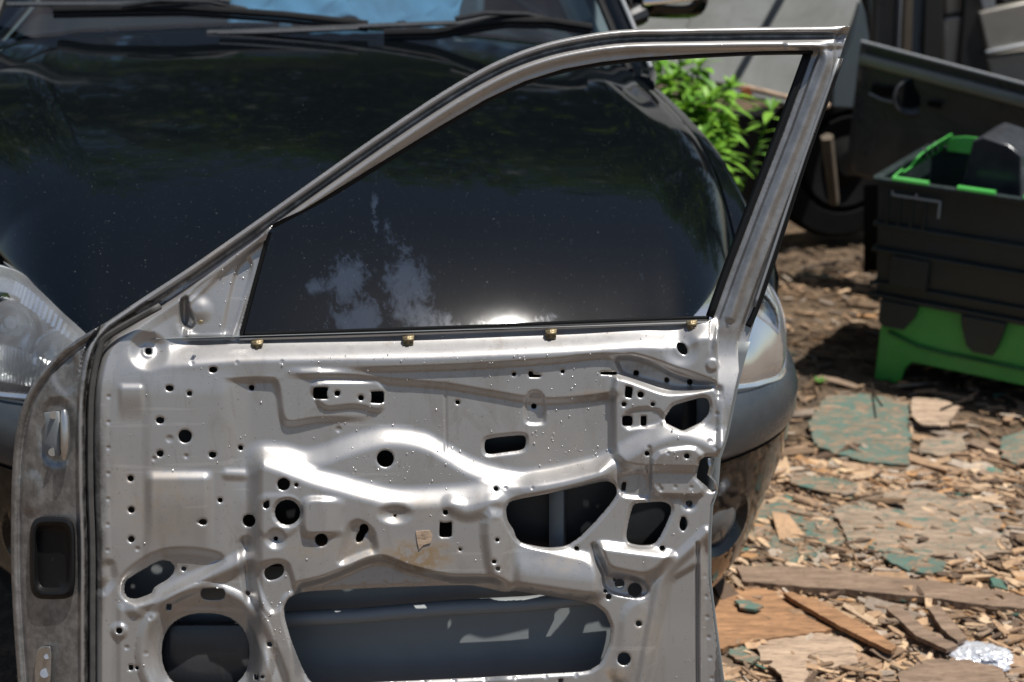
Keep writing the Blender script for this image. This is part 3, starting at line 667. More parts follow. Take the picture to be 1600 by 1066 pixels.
b = MB(); b.tube([hpt(82, 706, 8), hpt(82, 707, 12)], .006, 12); b.build('hinge_bolt', M['steel'], hinge)
hi = MB(); pl = [(58, 1016), (66, 1010), (78, 1010), (80, 1022), (79, 1060), (74, 1090), (56, 1090), (54, 1050)]
hi.add([hpt(x, y, 6) for x, y in pl] + [hpt(x, y, 12) for x, y in pl], [tuple(range(8, 16))] + [(i, (i + 1) % 8, (i + 1) % 8 + 8, i + 8) for i in range(8)])
hinge2 = hi.build('hinge', M['steel'], cd, bevel=0.001)
b = MB(); b.tube([hpt(70, 1052, 11), hpt(70, 1052, 16)], .007, 14); b.build('hinge_bolt', M['steel'], hinge2)
b = MB(); b.tube([hpt(73, 1026, 11), hpt(73, 1026, 14)], .004, 12); b.build('hinge_bolt', M['steel'], hinge2)
b = MB(); frm = []
for k in range(28):
    t = 2 * math.pi * k / 28; ex = 34 * math.copysign(abs(math.cos(t)) ** .45, math.cos(t)); ey = 60 * math.copysign(abs(math.sin(t)) ** .4, math.sin(t)); frm.append((ex, ey))
rings = []
for (k, h) in ((1.06, 2), (1.06, 8), (1.0, 14), (.9, 17), (.82, 15), (.74, 7), (.68, 3), (.45, 2), (0.02, 1.5)):
    rings.append([hpt(82 + ex * k, 872 + ey * (k * .5 + .5 * (k ** .5)) * 1.03, h) for ex, ey in frm + frm[:1]])
b.grid(np.array(rings)).build('cable_boot', M['rubber'], cd)
# latch bracket at the notch
b = MB(); b.grid(np.array([[door(1104, 716, -3), door(1113, 716, -16)], [door(1108, 730, -4), door(1116, 732, -20)], [door(1106, 742, -4), door(1112, 744, -20)], [door(1116, 752, -4), door(1119, 754, -18)], [door(1118, 764, -3), door(1121, 766, -14)]]))
b.build('latch_bracket', M['steel'], cd, solid=0.0015)
# leftover sticker and mirror screw
b = MB(); pl = [(650, 830), (661, 829), (672, 829), (676, 838), (673, 848), (662, 851), (655, 859), (652, 846)]
b.prism([door(x, y, float(H[int(round((y - gy[0]) / ST)), int(round((x - gx[0]) / ST))]) + .6) for x, y in pl], Vector(DN) * 0.0012); b.build('torn_sticker', M['pale'], cd)
b = MB(); b.tube([door(315, 503, 6), door(312, 504, 14)], .003, 8); b.build('mirror_screw', M['brass'], cd)
# water droplets on the metal
Hf = lambda x, y: H[int(round((y - gy[0]) / ST)), int(round((x - gx[0]) / ST))]
Ff = lambda x, y: FIELD[int(round((y - gy[0]) / ST)), int(round((x - gx[0]) / ST))]
V = []; Fc = []; nd = 0
dirs = [(math.cos(2 * math.pi * k / 8), math.sin(2 * math.pi * k / 8)) for k in range(8)]
clusters = [(610, 730, 80, 26), (430, 940, 30, 60), (870, 560, 150, 30), (640, 560, 150, 20), (900, 660, 80, 40), (700, 720, 60, 30), (1050, 720, 40, 40), (880, 700, 90, 40), (370, 440, 20, 60), (550, 660, 120, 40), (860, 560, 300, 60)]
while nd < 900:
    if rnd.random() < .5: x, y = rnd.uniform(180, 1140), rnd.uniform(60, 1060)
    else:
        c = rnd.choice(clusters); x, y = rnd.gauss(c[0], c[2] * .6), rnd.gauss(c[1], c[3] * .6)
    if not (20 < x < 1330 and 40 < y < 1200): continue
    r = 0.5 + 1.6 * rnd.random() ** 5
    if Ff(x, y) < r + 2: continue
    e = 2; h0 = Hf(x, y); sxx = (Hf(x + e, y) - Hf(x - e, y)) / (2 * e); syy = (Hf(x, y + e) - Hf(x, y - e)) / (2 * e)
    el = 1 + rnd.random() * .5; n0 = len(V)
    if abs(sxx) + abs(syy) > 1.2: continue
    for (k, hh_) in ((1.0, -0.2), (.75, .5), (0, .8)):
        for (dx, dy) in (dirs if k else [(0, 0)]):
            xx = dx * r * k; yy = dy * r * k * el; V.append(door(x + xx, y + yy, h0 + sxx * xx + syy * yy + hh_ * r))
    for k in range(8):
        k2 = (k + 1) % 8; Fc += [(n0 + k, n0 + k2, n0 + 8 + k2, n0 + 8 + k), (n0 + 8 + k, n0 + 8 + k2, n0 + 16)]
    nd += 1
m = NT('water_drop'); m.bsdf(col=(0.48, 0.47, 0.46), rough=0.15, metal=0.5, spec=1.0, coat=1.0, coatr=0.02)
me = mesh_np('water_droplets', V, Fc); tag(link('water_droplets', me, m.m, cd), kind='stuff')
# timber block the door stands on (below the picture)
pb = door(560, 1240, -40)
MB().box((pb[0], pb[1] , pb[2] / 2 - .001), (1.15, .12, pb[2] - .004)).build('timber_block', M['plank'], smooth=False, bevel=.004)
tag(bpy.data.objects['timber_block'], 'rough squared timber lying under the silver door', 'timber')
# ============================================================ THE BLACK CAR BEHIND THE DOOR
CARM = Matrix.Translation((-0.21, 2.098, 0.006)) @ Matrix.Rotation(R(8), 4, 'Z') @ Matrix.Rotation(R(2.6), 4, 'Y'); CI = CARM.inverted()
car = empty('parked_car', (-0.21, 2.098, 0.006), 0, label='wet black car parked nose on behind the silver door, with clear headlights and wipers', cat='car')
car.rotation_euler = (0, R(2.6), R(8))
KS = .05      # the body runs off a little to the left towards the rear
def car_at(px, py, Y):
    p = CI @ Vector(at_y(px, py, Y)); p.x += KS * max(0, p.y - .3); return p
def mirror_pts(P): return np.vstack([P[::-1] * np.array([-1, 1, 1]), P[1:]])
# bonnet: rows run across the car, from the nose to the windscreen
r0 = spline([(0, .09, .640), (.20, .10, .645), (.36, .135, .664), (.463, .18, .695), (.536, .237, .734), (.60, .32, .765), (.655, .41, .783), (.70, .50, .793), (.72, .56, .80)], 14)
r1 = spline([(0, 1.43, 1.055), (.20, 1.425, 1.052), (.40, 1.39, 1.042), (.52, 1.36, 1.036), (.56, 1.345, 1.03), (.61, 1.325, 1.025), (.65, 1.29, 1.02), (.68, 1.24, 1.01), (.70, 1.18, .995)], 14)
A0, A1 = mirror_pts(r0), mirror_pts(r1)
rows = []; NV = 90
for k in range(NV + 1):
    v = k / NV; f = v
    zf = .42 * v + .58 * (1 - (1 - v) ** 4.2)
    P = A0 * (1 - v) + A1 * v
    P[:, 2] = A0[:, 2] + (A1[:, 2] - A0[:, 2]) * zf
    w_ = np.abs(P[:, 0]) / max(np.abs(P[:, 0]).max(), 1e-6)
    P[:, 2] += .050 * (1 - w_ ** 2) * np.sin(math.pi * min(v * 1.0, 1)) ** .7 * (1 - .2 * v) - .012 * w_ ** 8
    P[:, 2] += .008 * np.exp(-((w_ - .80) / .07) ** 2) * ss(.3, .6, v)
    P[:, 0] *= 1 + .012 * math.sin(math.pi * v)
    rows.append(P)
BON = np.array(rows)
nose = [BON[0] + np.array([0, -.012 * 0, 0]) + np.array([0, .004, -.018]), BON[0] + np.array([0, -.002, -.006])]
bon = MB().grid(np.array([nose[0], nose[1]] + list(rows))).build('bonnet', M['paint'], car, solid=0.004)
# fenders from the bonnet edge over the shoulder and down the side
for sgn in (1, -1):
    edge = np.array([r_[-1] if sgn > 0 else r_[0] for r_ in rows]) * 1.0
    rr = []
    for k in range(0, NV + 1, 3):
        e = edge[k]; v = k / NV; sx = .845 - .10 * (1 - v) ** 2.2 * 0 - .0 * v
        x0 = abs(e[0]); out = [(x0 + .004, e[1] + .003, e[2] - .012), (x0 + .006, e[1], e[2] - .002), (x0 + .03, e[1] - .002, e[2] - .010)]
        W = .835 - .065 * v
        for t in (.15, .35, .6, .8, 1.0):
            a_ = t * math.pi / 2; out.append((x0 + .03 + (W - x0 - .03) * math.sin(a_), e[1] + .02 * t, e[2] - .012 - (e[2] - .70 + .02) * (1 - math.cos(a_)) * (1.0)))
        out += [(W + .006, e[1] + .02, .60), (W + .004, e[1] + .02, .5), (W - .01, e[1] + .02, .40)]
        rr.append([(sgn * x, y, z) for x, y, z in out])
    e0 = spline([(.722, .565, .796), (.745, .50, .765), (.770, .488, .720), (.785, .47, .66), (.795, .45, .615), (.80, .46, .60)], 2); e0 = np.vstack([e0, [(.80, .5, .5)]])[:11]
    if len(e0) < 11: e0 = np.vstack([e0, [e0[-1]] * (11 - len(e0))])
    rr.insert(0, [(sgn * x, y, z) for x, y, z in e0])
    MB().grid(np.array(rr)).build('fender', M['paint'], car, solid=.003)
# bumper: upper paler band, seam, lower painted part; plan curves at each height
def ring(z, W, yf, b, n=40, p=.9):
    th = np.linspace(-math.pi / 2, math.pi / 2, n)
    x = W * np.sign(np.sin(th)) * np.abs(np.sin(th)) ** p; y = yf + b * (1 - np.abs(np.cos(th)) ** .85)
    P = np.stack([x, y, np.full(n, z)], 1)
    return np.vstack([[(-W - .004, yf + b + .25, z)], P, [(W + .004, yf + b + .25, z)]])
up = [ring(.640, .74, .16, .46), ring(.628, .775, .10, .48), ring(.608, .815, .058, .50), ring(.585, .828, .042, .50), ring(.55, .838, .034, .50), ring(.51, .840, .034, .50), ring(.494, .837, .038, .50), ring(.489, .83, .046, .50)]
MB().grid(np.array(up)).build('bumper_upper', M['bumptop'], car, solid=.003)
lo = [ring(.487, .824, .05, .50), ring(.481, .834, .042, .50), ring(.42, .832, .044, .50), ring(.34, .815, .055, .50), ring(.26, .80, .066, .50), ring(.20, .785, .080, .49), ring(.15, .762, .098, .47), ring(.11, .735, .118, .45), ring(.085, .70, .145, .44), ring(.075, .66, .18, .43), ring(.085, .62, .21, .42)]
LOW = np.array(lo); MB().grid(LOW).build('bumper_lower', M['bump'], car, solid=.003)
b = MB(); P = ring(.489, .830, .044, .50); b.tube([tuple(p) for p in P], .005, 6); b.build('bumper_seam', M['rubber'], car)
# intake and number plate recess (behind the door)
b = MB(); b.box((0, .045, .27), (.9, .05, .12)); b.build('lower_grille', M['plastic'], car, bevel=.01)
# fog lamps: round, in a bezel
for sgn in (1, -1):
    ax = Vector((sgn * .55, -.83, 0)).normalized(); c = Vector((sgn * .615, .205, .345)) + ax * .012
    b = MB(); b.lathe(c, ax, [(.088, -.02), (.080, .004), (.070, .008), (.060, .002), (.050, -.008), (.046, -.03)], 32); fb = b.build('fog_lamp', M['bump'], car)
    b = MB(); b.lathe(c, ax, [(.050, -.004), (.035, .004), (.0, .007)], 28); b.build('fog_lens', M['lens'], fb)
    b = MB(); b.lathe(c, ax, [(.048, -.006), (.036, -.024), (.012, -.034), (.0, -.034)], 28); b.build('fog_reflector', M['chrome'], fb)
# headlights
for sgn in (1, -1):
    topc = spline([(.455, .165, .682), (.536, .235, .734), (.622, .355, .772), (.677, .42, .775), (.734, .465, .763), (.768, .485, .718)], 6)
    botc = spline([(.470, .140, .650), (.566, .170, .626), (.64, .21, .613), (.693, .25, .604), (.753, .315, .598), (.785, .41, .645)], 6)
    n = len(topc); G = []
    for k in range(13):
        t = k / 12; P = topc * (1 - t) + botc * t; bul = math.sin(math.pi * t) ** .7 * .030
        side = np.linspace(0, 1, n)[:, None]
        nrm = np.stack([.25 + .75 * side[:, 0], -(.95 - .65 * side[:, 0]), 0.35 + 0 * side[:, 0]], 1); nrm /= np.linalg.norm(nrm, axis=1)[:, None]
        P = P + nrm * bul * (np.sin(math.pi * np.linspace(0.06, .97, n)) ** .5)[:, None]; G.append(P)
    G = np.array(G) * np.array([sgn, 1, 1])
    hl = MB().grid(G).build('headlight', M['lens'], car)
    # housing behind the lens, closed pan
    ctr = G.mean((0, 1)); back = []
    border = np.vstack([G[0], G[1:, -1], G[-1, ::-1][1:], G[::-1, 0][1:]])
    inward = Vector((-.15 * sgn, 1, -.12)).normalized()
    for (s_, dpt) in ((1.0, 0.0), (.97, .015), (.92, .05), (.75, .10), (.45, .125), (.02, .13)):
        back.append(ctr + (border - ctr) * s_ + np.array(inward) * dpt)
    MB().grid(np.array(back)).build('housing', M['satin'], hl)
    for (c, r_, dpt) in ((Vector((sgn * .675, .355, .682)), .060, .06), (Vector((sgn * .563, .265, .672)), .040, .05)):
        ax = Vector((sgn * .12, -.97, .1)).normalized(); ref = MB()
        nseg = 64; V = []
        for i, (rr_, h_) in enumerate(((1.0, .028), (.92, .006), (.75, -.018), (.5, -.036), (.2, -.045))):
            for k in range(nseg):
                q_ = 1 + (.018 if k % 2 else 0) * (1 - i * .2)
                a1 = ax.orthogonal().normalized(); b1 = ax.cross(a1); t = 2 * math.pi * k / nseg
                V.append(c + ax * (h_ * r_ / .06 + (.0015 if k % 2 else 0)) + (a1 * math.cos(t) + b1 * math.sin(t)) * r_ * rr_ * q_)
        ref.add(V, [(i * nseg + k, i * nseg + (k + 1) % nseg, (i + 1) * nseg + (k + 1) % nseg, (i + 1) * nseg + k) for i in range(4) for k in range(nseg)])
        ref.build('reflector', M['chrome'], hl)
        b = MB(); b.lathe(c, ax, [(.014, -.04), (.014, -.01), (.009, .004), (.0, .008)], 16); b.build('bulb', M['bulb'], hl)
        b = MB(); b.lathe(c, ax, [(r_ * 1.02, .022), (r_ * 1.12, .03), (r_ * 1.18, .018)], 32); b.build('bezel', M['chrome'], hl)
    # fluted chrome skirt along the lower edge of the lens
    V = []; kk = 90; FL = []
    for i in range(kk):
        u_ = .06 + .9 * i / kk; j = u_ * (n - 1); j0 = int(j); f_ = j - j0
        p = G[11, j0] * (1 - f_) + G[11, min(j0 + 1, n - 1)] * f_; q = G[8, j0] * (1 - f_) + G[8, min(j0 + 1, n - 1)] * f_
        off = .010 + (.004 if i % 2 else 0); iv = np.array(inward)
        FL.append([p + iv * off, q * .4 + p * .6 + iv * (off + .012), q + iv * (off + .035)])
    MB().grid(np.array(FL)).build('fluted_skirt', M['chrome'], hl, auto=10)
    FL = []
    for i in range(kk):
        u_ = .05 + .9 * i / kk; j = u_ * (n - 1); j0 = int(j); f_ = j - j0
        p = G[1, j0] * (1 - f_) + G[1, min(j0 + 1, n - 1)] * f_; q = G[3, j0] * (1 - f_) + G[3, min(j0 + 1, n - 1)] * f_
        off = .006 + (.004 if i % 2 else 0); iv = np.array(inward); FL.append([p + iv * off, q + iv * (off + .015)])
    MB().grid(np.array(FL)).build('fluted_brow', M['chrome'], hl, auto=10)
    b = MB(); b.tube([tuple(p) for p in G[12]], .006, 6); b.tube([tuple(p) for p in G[:, -1]], .006, 6); b.build('lens_edge', M['lens'], hl)
    # gap filler below the lens
    P = np.array([G[12] + np.array([0, .0, -.003]), np.array([(p[0] * .985, p[1] + .03, p[2] - .008) for p in G[12]])]); MB().grid(P).build('lamp_gasket', M['rubber'], car, solid=.003)
# cowl, windscreen, pillars, roof, sides
cow = []
for k, (dy, dz) in enumerate(((-.01, -.02), (.02, -.03), (.05, -.024), (.09, -.016), (.13, -.002))):
    P = A1.copy(); P[:, 1] += dy; P[:, 2] += dz; cow.append(P)
MB().grid(np.array(cow)).build('cowl', M['paint'], car, solid=.003)
ws0 = A1 + np.array([0, .11, -.008]); ws1 = A1 * np.array([.80, .55, 1]) + np.array([0, 1.45, .50])
WSG = np.array([ws0 * (1 - t) + ws1 * t + np.array([0, 0, .03 * math.sin(math.pi * t)]) for t in np.linspace(0, 1, 12)])
MB().grid(WSG).build('windscreen', M['wind'], car)
for sgn in (1, -1):
    j = -1 if sgn > 0 else 0
    path = [tuple(WSG[i][j] + np.array([sgn * .022, .0, .0])) for i in range(0, 12)]
    b = MB(); b.tube([(sgn * .68, 1.16, .985)] + path, .034, 12, flat=.7); b.build('windscreen_pillar', M['paint'], car)
    b = MB(); b.tube([tuple(Vector(p) + Vector((-sgn * .036, -.004, .010))) for p in path], .010, 8); b.build('windscreen_moulding', M['rubber'], car)
    # silver drip line on the pillar
    b = MB(); b.tube([tuple(Vector(p) + Vector((sgn * .012, -.022, .022))) for p in path], .006, 8); b.build('pillar_trim', M['trim'], car)
rf = []
for k, (dy, dz) in enumerate(((0, 0), (.12, .04), (.5, .075), (1.2, .07), (1.7, .0))):
    P = WSG[-1].copy(); P[:, 1] += dy; P[:, 2] += dz; rf.append(P)
MB().grid(np.array(rf)).build('roof', M['paint'], car, solid=.004)
for sgn in (1, -1):
    b = MB(); ys = [1.12, 1.5, 2.2, 3.0, 3.7]; Gs = []
    for y in ys: Gs.append([(sgn * (.66 + .02 * (y > 1.2)), y, .98), (sgn * .73, y, .93), (sgn * .775, y, .78), (sgn * .78, y, .5), (sgn * .76, y, .28)])
    b.grid(np.array(Gs)).build('body_side', M['paint'], car, solid=.003)
    b = MB(); b.grid(np.array([[(sgn * .70, 1.5, .99), (sgn * .57, 2.35, 1.5)], [(sgn * .70, 3.5, .99), (sgn * .57, 3.4, 1.5)]])).build('side_window', M['wind'], car)
    for yy in (.86, 3.05):
        b = MB(); b.lathe((sgn * .66, yy, .30), (sgn, 0, 0), [(.16, .085), (.20, .10), (.27, .10), (.30, .07), (.30, -.09), (.2, -.1)], 36)
        wh = b.build('wheel', M['rubber'], car)
        b = MB(); b.lathe((sgn * .66, yy, .30), (sgn, 0, 0), [(0, .06), (.05, .07), (.10, .06), (.16, .085), (.19, .095)], 20); b.build('rim', M['trim'], wh)
MB().grid(np.array([[(-.8, 3.75, .3), (.8, 3.75, .3)], [(-.8, 3.8, .98), (.8, 3.8, .98)], [(-.55, 3.45, 1.5), (.55, 3.45, 1.5)]])).build('tailgate', M['paint'], car, solid=.003)
MB().box((0, 2.1, .25), (1.3, 2.6, .06)).build('underbody', M['dark'], car)
MB().box((0, .8, .55), (1.2, .9, .35)).build('engine_block', M['dark'], car, bevel=.02)
dsh = []
for k, (y, z) in enumerate(((1.60, .99), (1.75, 1.0), (1.95, 1.0), (2.02, .9), (2.05, .5))): dsh.append([(x, y + .0, z) for x in np.linspace(-.66, .66, 12)])
MB().grid(np.array(dsh)).build('dashboard', M['plastic'], car, solid=.004)
for sgn in (1, -1):
    b = MB(); b.box((sgn * .35, 2.75, .95), (.45, .14, .75)); b.box((sgn * .35, 2.8, 1.4), (.22, .1, .18)); b.build('seat', M['trim'], car, bevel=.03)
# pale cloth lying on the dashboard
cl = []
for i in range(26):
    row = []
    for j in range(40):
        x = -.42 + .60 * j / 39 + .10; y = 1.585 + .30 * i / 25
        z = 1.035 + .09 * i / 25 + .022 * math.sin(9 * x + 5 * y) + .018 * math.sin(31 * x - 11 * y + 2 * math.sin(9 * y)) + .010 * math.sin(60 * x + 33 * y)
        row.append((x + .02 * math.sin(14 * y), y, z))
    cl.append(row)
rot = MB().grid([[tuple(CARM @ Vector(p)) for p in r_] for r_ in cl]).build('blue_cloth', M['cloth'], solid=.003)
tag(rot, 'crumpled pale blue cloth lying on the dashboard behind the windscreen', 'cloth')
# wipers
def wip(pa, pb_, Y, name='wiper'):
    b = MB(); A = [car_at(x, y, Y) for x, y in pa]; b.tube(A, [.010] * (len(A) - 1) + [.006], 8, flat=.6)
    o = b.build(name, M['arm'], car)
    B = [car_at(x, y, Y - .01) for x, y in pb_]; b = MB(); b.tube(B, .009, 8); b.tube([p + Vector((0, 0, -.014)) for p in B], .005, 6); b.build('blade', M['rubber'], o)
    b = MB(); m_ = B[len(B) // 2]; b.tube([m_ + Vector((-.12, 0, .0)), m_ + Vector((-.05, -.004, .016)), m_ + Vector((.05, -.004, .016)), m_ + Vector((.12, 0, .0))], .006, 8); b.build('blade_carrier', M['plastic'], o)
wip([(-120, 30), (60, 10), (250, 8), (320, 4), (345, -3), (390, 2)], [(160, 18), (240, 16), (330, 14), (460, 24), (575, 38)], 3.43)
wip([(360, 52), (470, 46), (600, 40), (720, 36), (770, 25), (810, 27), (870, 31)], [(600, 52), (680, 50), (790, 32), (860, 33), (925, 43)], 3.41)
for (a_, b_) in (((600, 62), (720, 66)), ((500, 55), (590, 62))): pass
b = MB(); b.tube([car_at(*p, 3.36) for p in ((375, 52), (440, 50), (560, 44))], [.012, .016, .010], 8, flat=.5); b.build('cowl_strip', M['arm'], car)
# wing mirror
mb = MB(); mc = car_at(1045, -18, 3.95); rot = Matrix.Rotation(R(6), 3, 'Z'); Gm = []
for k in range(13):
    t = k / 12; row = []
    prof_ = (math.sin(math.pi * min(.02 + t, 1)) ** .45)
    for j in range(25):
        a_ = 2 * math.pi * j / 24; ca, sa = math.cos(a_), math.sin(a_)
        row.append(mc + Vector((.108 * math.copysign(abs(ca) ** .5, ca) * (.25 + .75 * prof_ if t < .5 else 1), -.07 + .13 * t, .078 * math.copysign(abs(sa) ** .55, sa) * (.25 + .75 * prof_ if t < .5 else 1))))
    Gm.append(row)
wm = mb.grid(np.array([[tuple(p) for p in r_] for r_ in Gm])).build('wing_mirror', M['paint'], car, solid=.003)
b = MB(); pts_ = [mc + Vector((x, -.075, z)) for x, z in ((-.09, -.028), (-.03, -.022), (.04, -.012), (.09, .002))]; b.tube(pts_, .009, 8, flat=1.2); b.build('mirror_trim', M['chrome'], wm)
b = MB(); b.tube([car_at(962, 40, 3.85), car_at(985, 30, 3.85), car_at(1000, 22, 3.88)], [.03, .026, .03], 10); b.build('mirror_foot', M['plastic'], wm)

bpy.context.view_layer.update()
done = set()
def lean(o):
    if o.type == 'MESH' and o.data.name not in done:
        done.add(o.data.name)
        for v_ in o.data.vertices:
            if v_.co.x < 0: v_.co.x *= 1 + .20 * max(0, min(1, (v_.co.y - .5) / .6))
            v_.co.x -= KS * max(0, v_.co.y - .3)
        o.data.update()
    for ch in o.children: lean(ch)
lean(car)
# dried water film on the bonnet paint
me = bon.data; at = me.attributes.new('patch', 'FLOAT', 'POINT'); W_ = np.array([tuple(CARM @ v_.co) for v_ in me.vertices]); q_ = W_ - C0
dp = q_ @ FW; uu = 800 + FPX * q_[:, 0] / dp; vv = 533 - FPX * (q_ @ UP) / dp; pv = np.zeros(len(W_))
for (cx, cy, rx, ry, s_) in [(545, 440, 34, 46, 1), (560, 500, 50, 40, 1), (640, 450, 40, 60, 1), (625, 400, 18, 22, .8), (495, 448, 24, 18, .9), (660, 500, 60, 30, .9), (612, 380, 12, 16, .7), (585, 335, 7, 60, .75), (605, 370, 8, 40, .7), (850, 500, 26, 14, .8), (710, 390, 10, 10, .6), (750, 505, 30, 12, .6), (1000, 440, 8, 30, .55), (880, 370, 24, 10, .5)]:
    pv = np.maximum(pv, s_ * np.clip(1.25 - np.hypot((uu - cx) / rx, (vv - cy) / ry) * .75, 0, 1))
at.data.foreach_set('value', pv.astype(np.float32))
# ============================================================ GROUND
gxs = np.concatenate([np.linspace(-60, -1, 12), np.linspace(-.8, 3.2, 150), np.linspace(3.6, 60, 14)]); gys = np.concatenate([np.linspace(-60, 1, 10), np.linspace(1.2, 6.0, 170), np.linspace(6.5, 80, 16)])
GXX, GYY = np.meshgrid(gxs, gys)
from mathutils import noise as mn
def gh(x, y):
    f = float(ss(0, 1, (x + .9) * 3) * (1 - ss(5.6, 6, y)) * ss(1.2, 1.5, y) * (1 - ss(2.9, 3.2, x)))
    return (mn.noise(Vector((x * 2.1, y * 2.1, 0))) * .018 + mn.noise(Vector((x * 9, y * 9, 3))) * .010 + mn.noise(Vector((x * 26, y * 26, 5))) * .005) * f - .008
GZ = np.array([[gh(x, y) for x in gxs] for y in gys])
n_ = len(gxs); I = np.arange(GXX.size).reshape(GXX.shape)
me = mesh_np('ground', np.stack([GXX, GYY, GZ], -1).reshape(-1, 3), np.stack([I[:-1, :-1].ravel(), I[:-1, 1:].ravel(), I[1:, 1:].ravel(), I[1:, :-1].ravel()], 1))
tag(link('ground', me, M['ground']), 'bare earth of the scrapyard under the wood litter', kind='structure')
# litter: thousands of splinters, bark bits and chips
V = []; Fc = []; T = []
def splinter(x, y, z, L, W, th, az, tilt, roll, col):
    rot = Matrix.Rotation(az, 3, 'Z') @ Matrix.Rotation(tilt, 3, 'Y') @ Matrix.Rotation(roll, 3, 'X'); n0 = len(V)
    nseg = 2 if L < .05 else 3; ring_ = []
    for i in range(nseg + 1):
        t = i / nseg; ww = W * (.35 + .65 * math.sin(math.pi * (.15 + .75 * t))) * rnd.uniform(.7, 1.15); bend = rnd.uniform(-.1, .1) * W
        for (sy, sz) in ((-1, -1), (1, -1), (1, 1), (-1, 1)):
            V.append(tuple(Vector((x, y, z)) + rot @ Vector(((t - .5) * L + rnd.uniform(-.06, .06) * L, sy * ww / 2 + bend, sz * th / 2 * rnd.uniform(.5, 1.2)))))
            T.append(col)
    for i in range(nseg):
        for k in range(4):
            k2 = (k + 1) % 4; Fc.append((n0 + i * 4 + k, n0 + i * 4 + k2, n0 + i * 4 + 4 + k2, n0 + i * 4 + 4 + k))
    Fc.append((n0 + 3, n0 + 2, n0 + 1, n0)); e_ = n0 + nseg * 4; Fc.append((e_, e_ + 1, e_ + 2, e_ + 3))
PAL = [tuple(min(1, q_ * .92) for q_ in c_) for c_ in [(.42, .29, .18), (.36, .25, .16), (.50, .37, .24), (.30, .21, .14), (.25, .19, .14), (.33, .28, .23), (.55, .42, .29), (.20, .14, .09), (.46, .27, .13), (.10, .07, .05), (.07, .16, .13), (.40, .35, .29)]]
WT = [6, 6, 5, 5, 4, 4, 3, 4, 2, 4, .7, 3]
# shade left of the crate and further back, painted into the chips
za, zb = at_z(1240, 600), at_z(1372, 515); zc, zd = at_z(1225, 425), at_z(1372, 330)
SHADE_ZN = [(za[0] - .02, max(zb[0], za[0] + .3), (za[1] - .0, zb[1]), 0.0), (zc[0] - .05, zd[0] + .05, (zc[1], zd[1] + .3), 0.0)]
def litter(N, x0, x1, y0, y1, smin, smax, pw=2.6, dark=1.0, zz=0.0):
    for _ in range(N):
        x = rnd.uniform(x0, x1); y = rnd.uniform(y0, y1)
        L = smin + (smax - smin) * rnd.random() ** pw; W = L * rnd.uniform(.12, .5) * (1 if L < .05 else .6); th = rnd.uniform(.0015, .005) + L * .03
        az = rnd.gauss(-.30, .5) if rnd.random() < .65 else rnd.uniform(0, math.pi)
        c = rnd.choices(PAL, WT)[0]; k = rnd.uniform(.75, 1.2) * dark
        for q0, q1, q2, q3 in SHADE_ZN:
            if q0 < x - y * q3 < q1 and q2[0] < y < q2[1]: k *= .28  # chip colour darkened as painted shade
        splinter(x, y, gh(x, y) + zz + rnd.uniform(.002, .014) + th / 2, L, W, th, az, rnd.gauss(0, .13), rnd.gauss(0, .25), (c[0] * k * .98, c[1] * k * .92, c[2] * k * .88, 1))
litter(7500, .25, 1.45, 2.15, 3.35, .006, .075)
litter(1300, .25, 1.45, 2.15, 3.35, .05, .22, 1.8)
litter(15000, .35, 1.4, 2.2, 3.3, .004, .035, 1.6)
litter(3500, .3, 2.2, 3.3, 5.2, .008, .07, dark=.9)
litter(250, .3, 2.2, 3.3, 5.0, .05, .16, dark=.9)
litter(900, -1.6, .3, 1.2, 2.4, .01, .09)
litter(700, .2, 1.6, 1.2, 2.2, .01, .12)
def flakes(N):
    for _ in range(N):
        x = rnd.uniform(.4, 1.4); y = rnd.uniform(2.2, 3.3); L = .025 + .09 * rnd.random() ** 2.2; c = rnd.choices(PAL, WT)[0]; k = rnd.uniform(.9, 1.45)
        if any(q0 < x < q1 and q2[0] < y < q2[1] for q0, q1, q2, q3 in SHADE_ZN): continue
        splinter(x, y, gh(x, y) + rnd.uniform(.008, .018), L, L * rnd.uniform(.4, .8), rnd.uniform(.001, .004), rnd.gauss(-.3, .6), rnd.gauss(0, .07), rnd.gauss(0, .12), (c[0] * k, c[1] * k * .97, c[2] * k * .93, 1))
flakes(1500)
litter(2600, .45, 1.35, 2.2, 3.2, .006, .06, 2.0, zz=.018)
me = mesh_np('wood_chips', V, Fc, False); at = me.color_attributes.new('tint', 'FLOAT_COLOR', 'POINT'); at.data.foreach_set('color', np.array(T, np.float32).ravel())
tag(link('wood_chips', me, M['chip']), 'splintered wood and bark litter covering the ground', 'wood litter', kind='stuff')
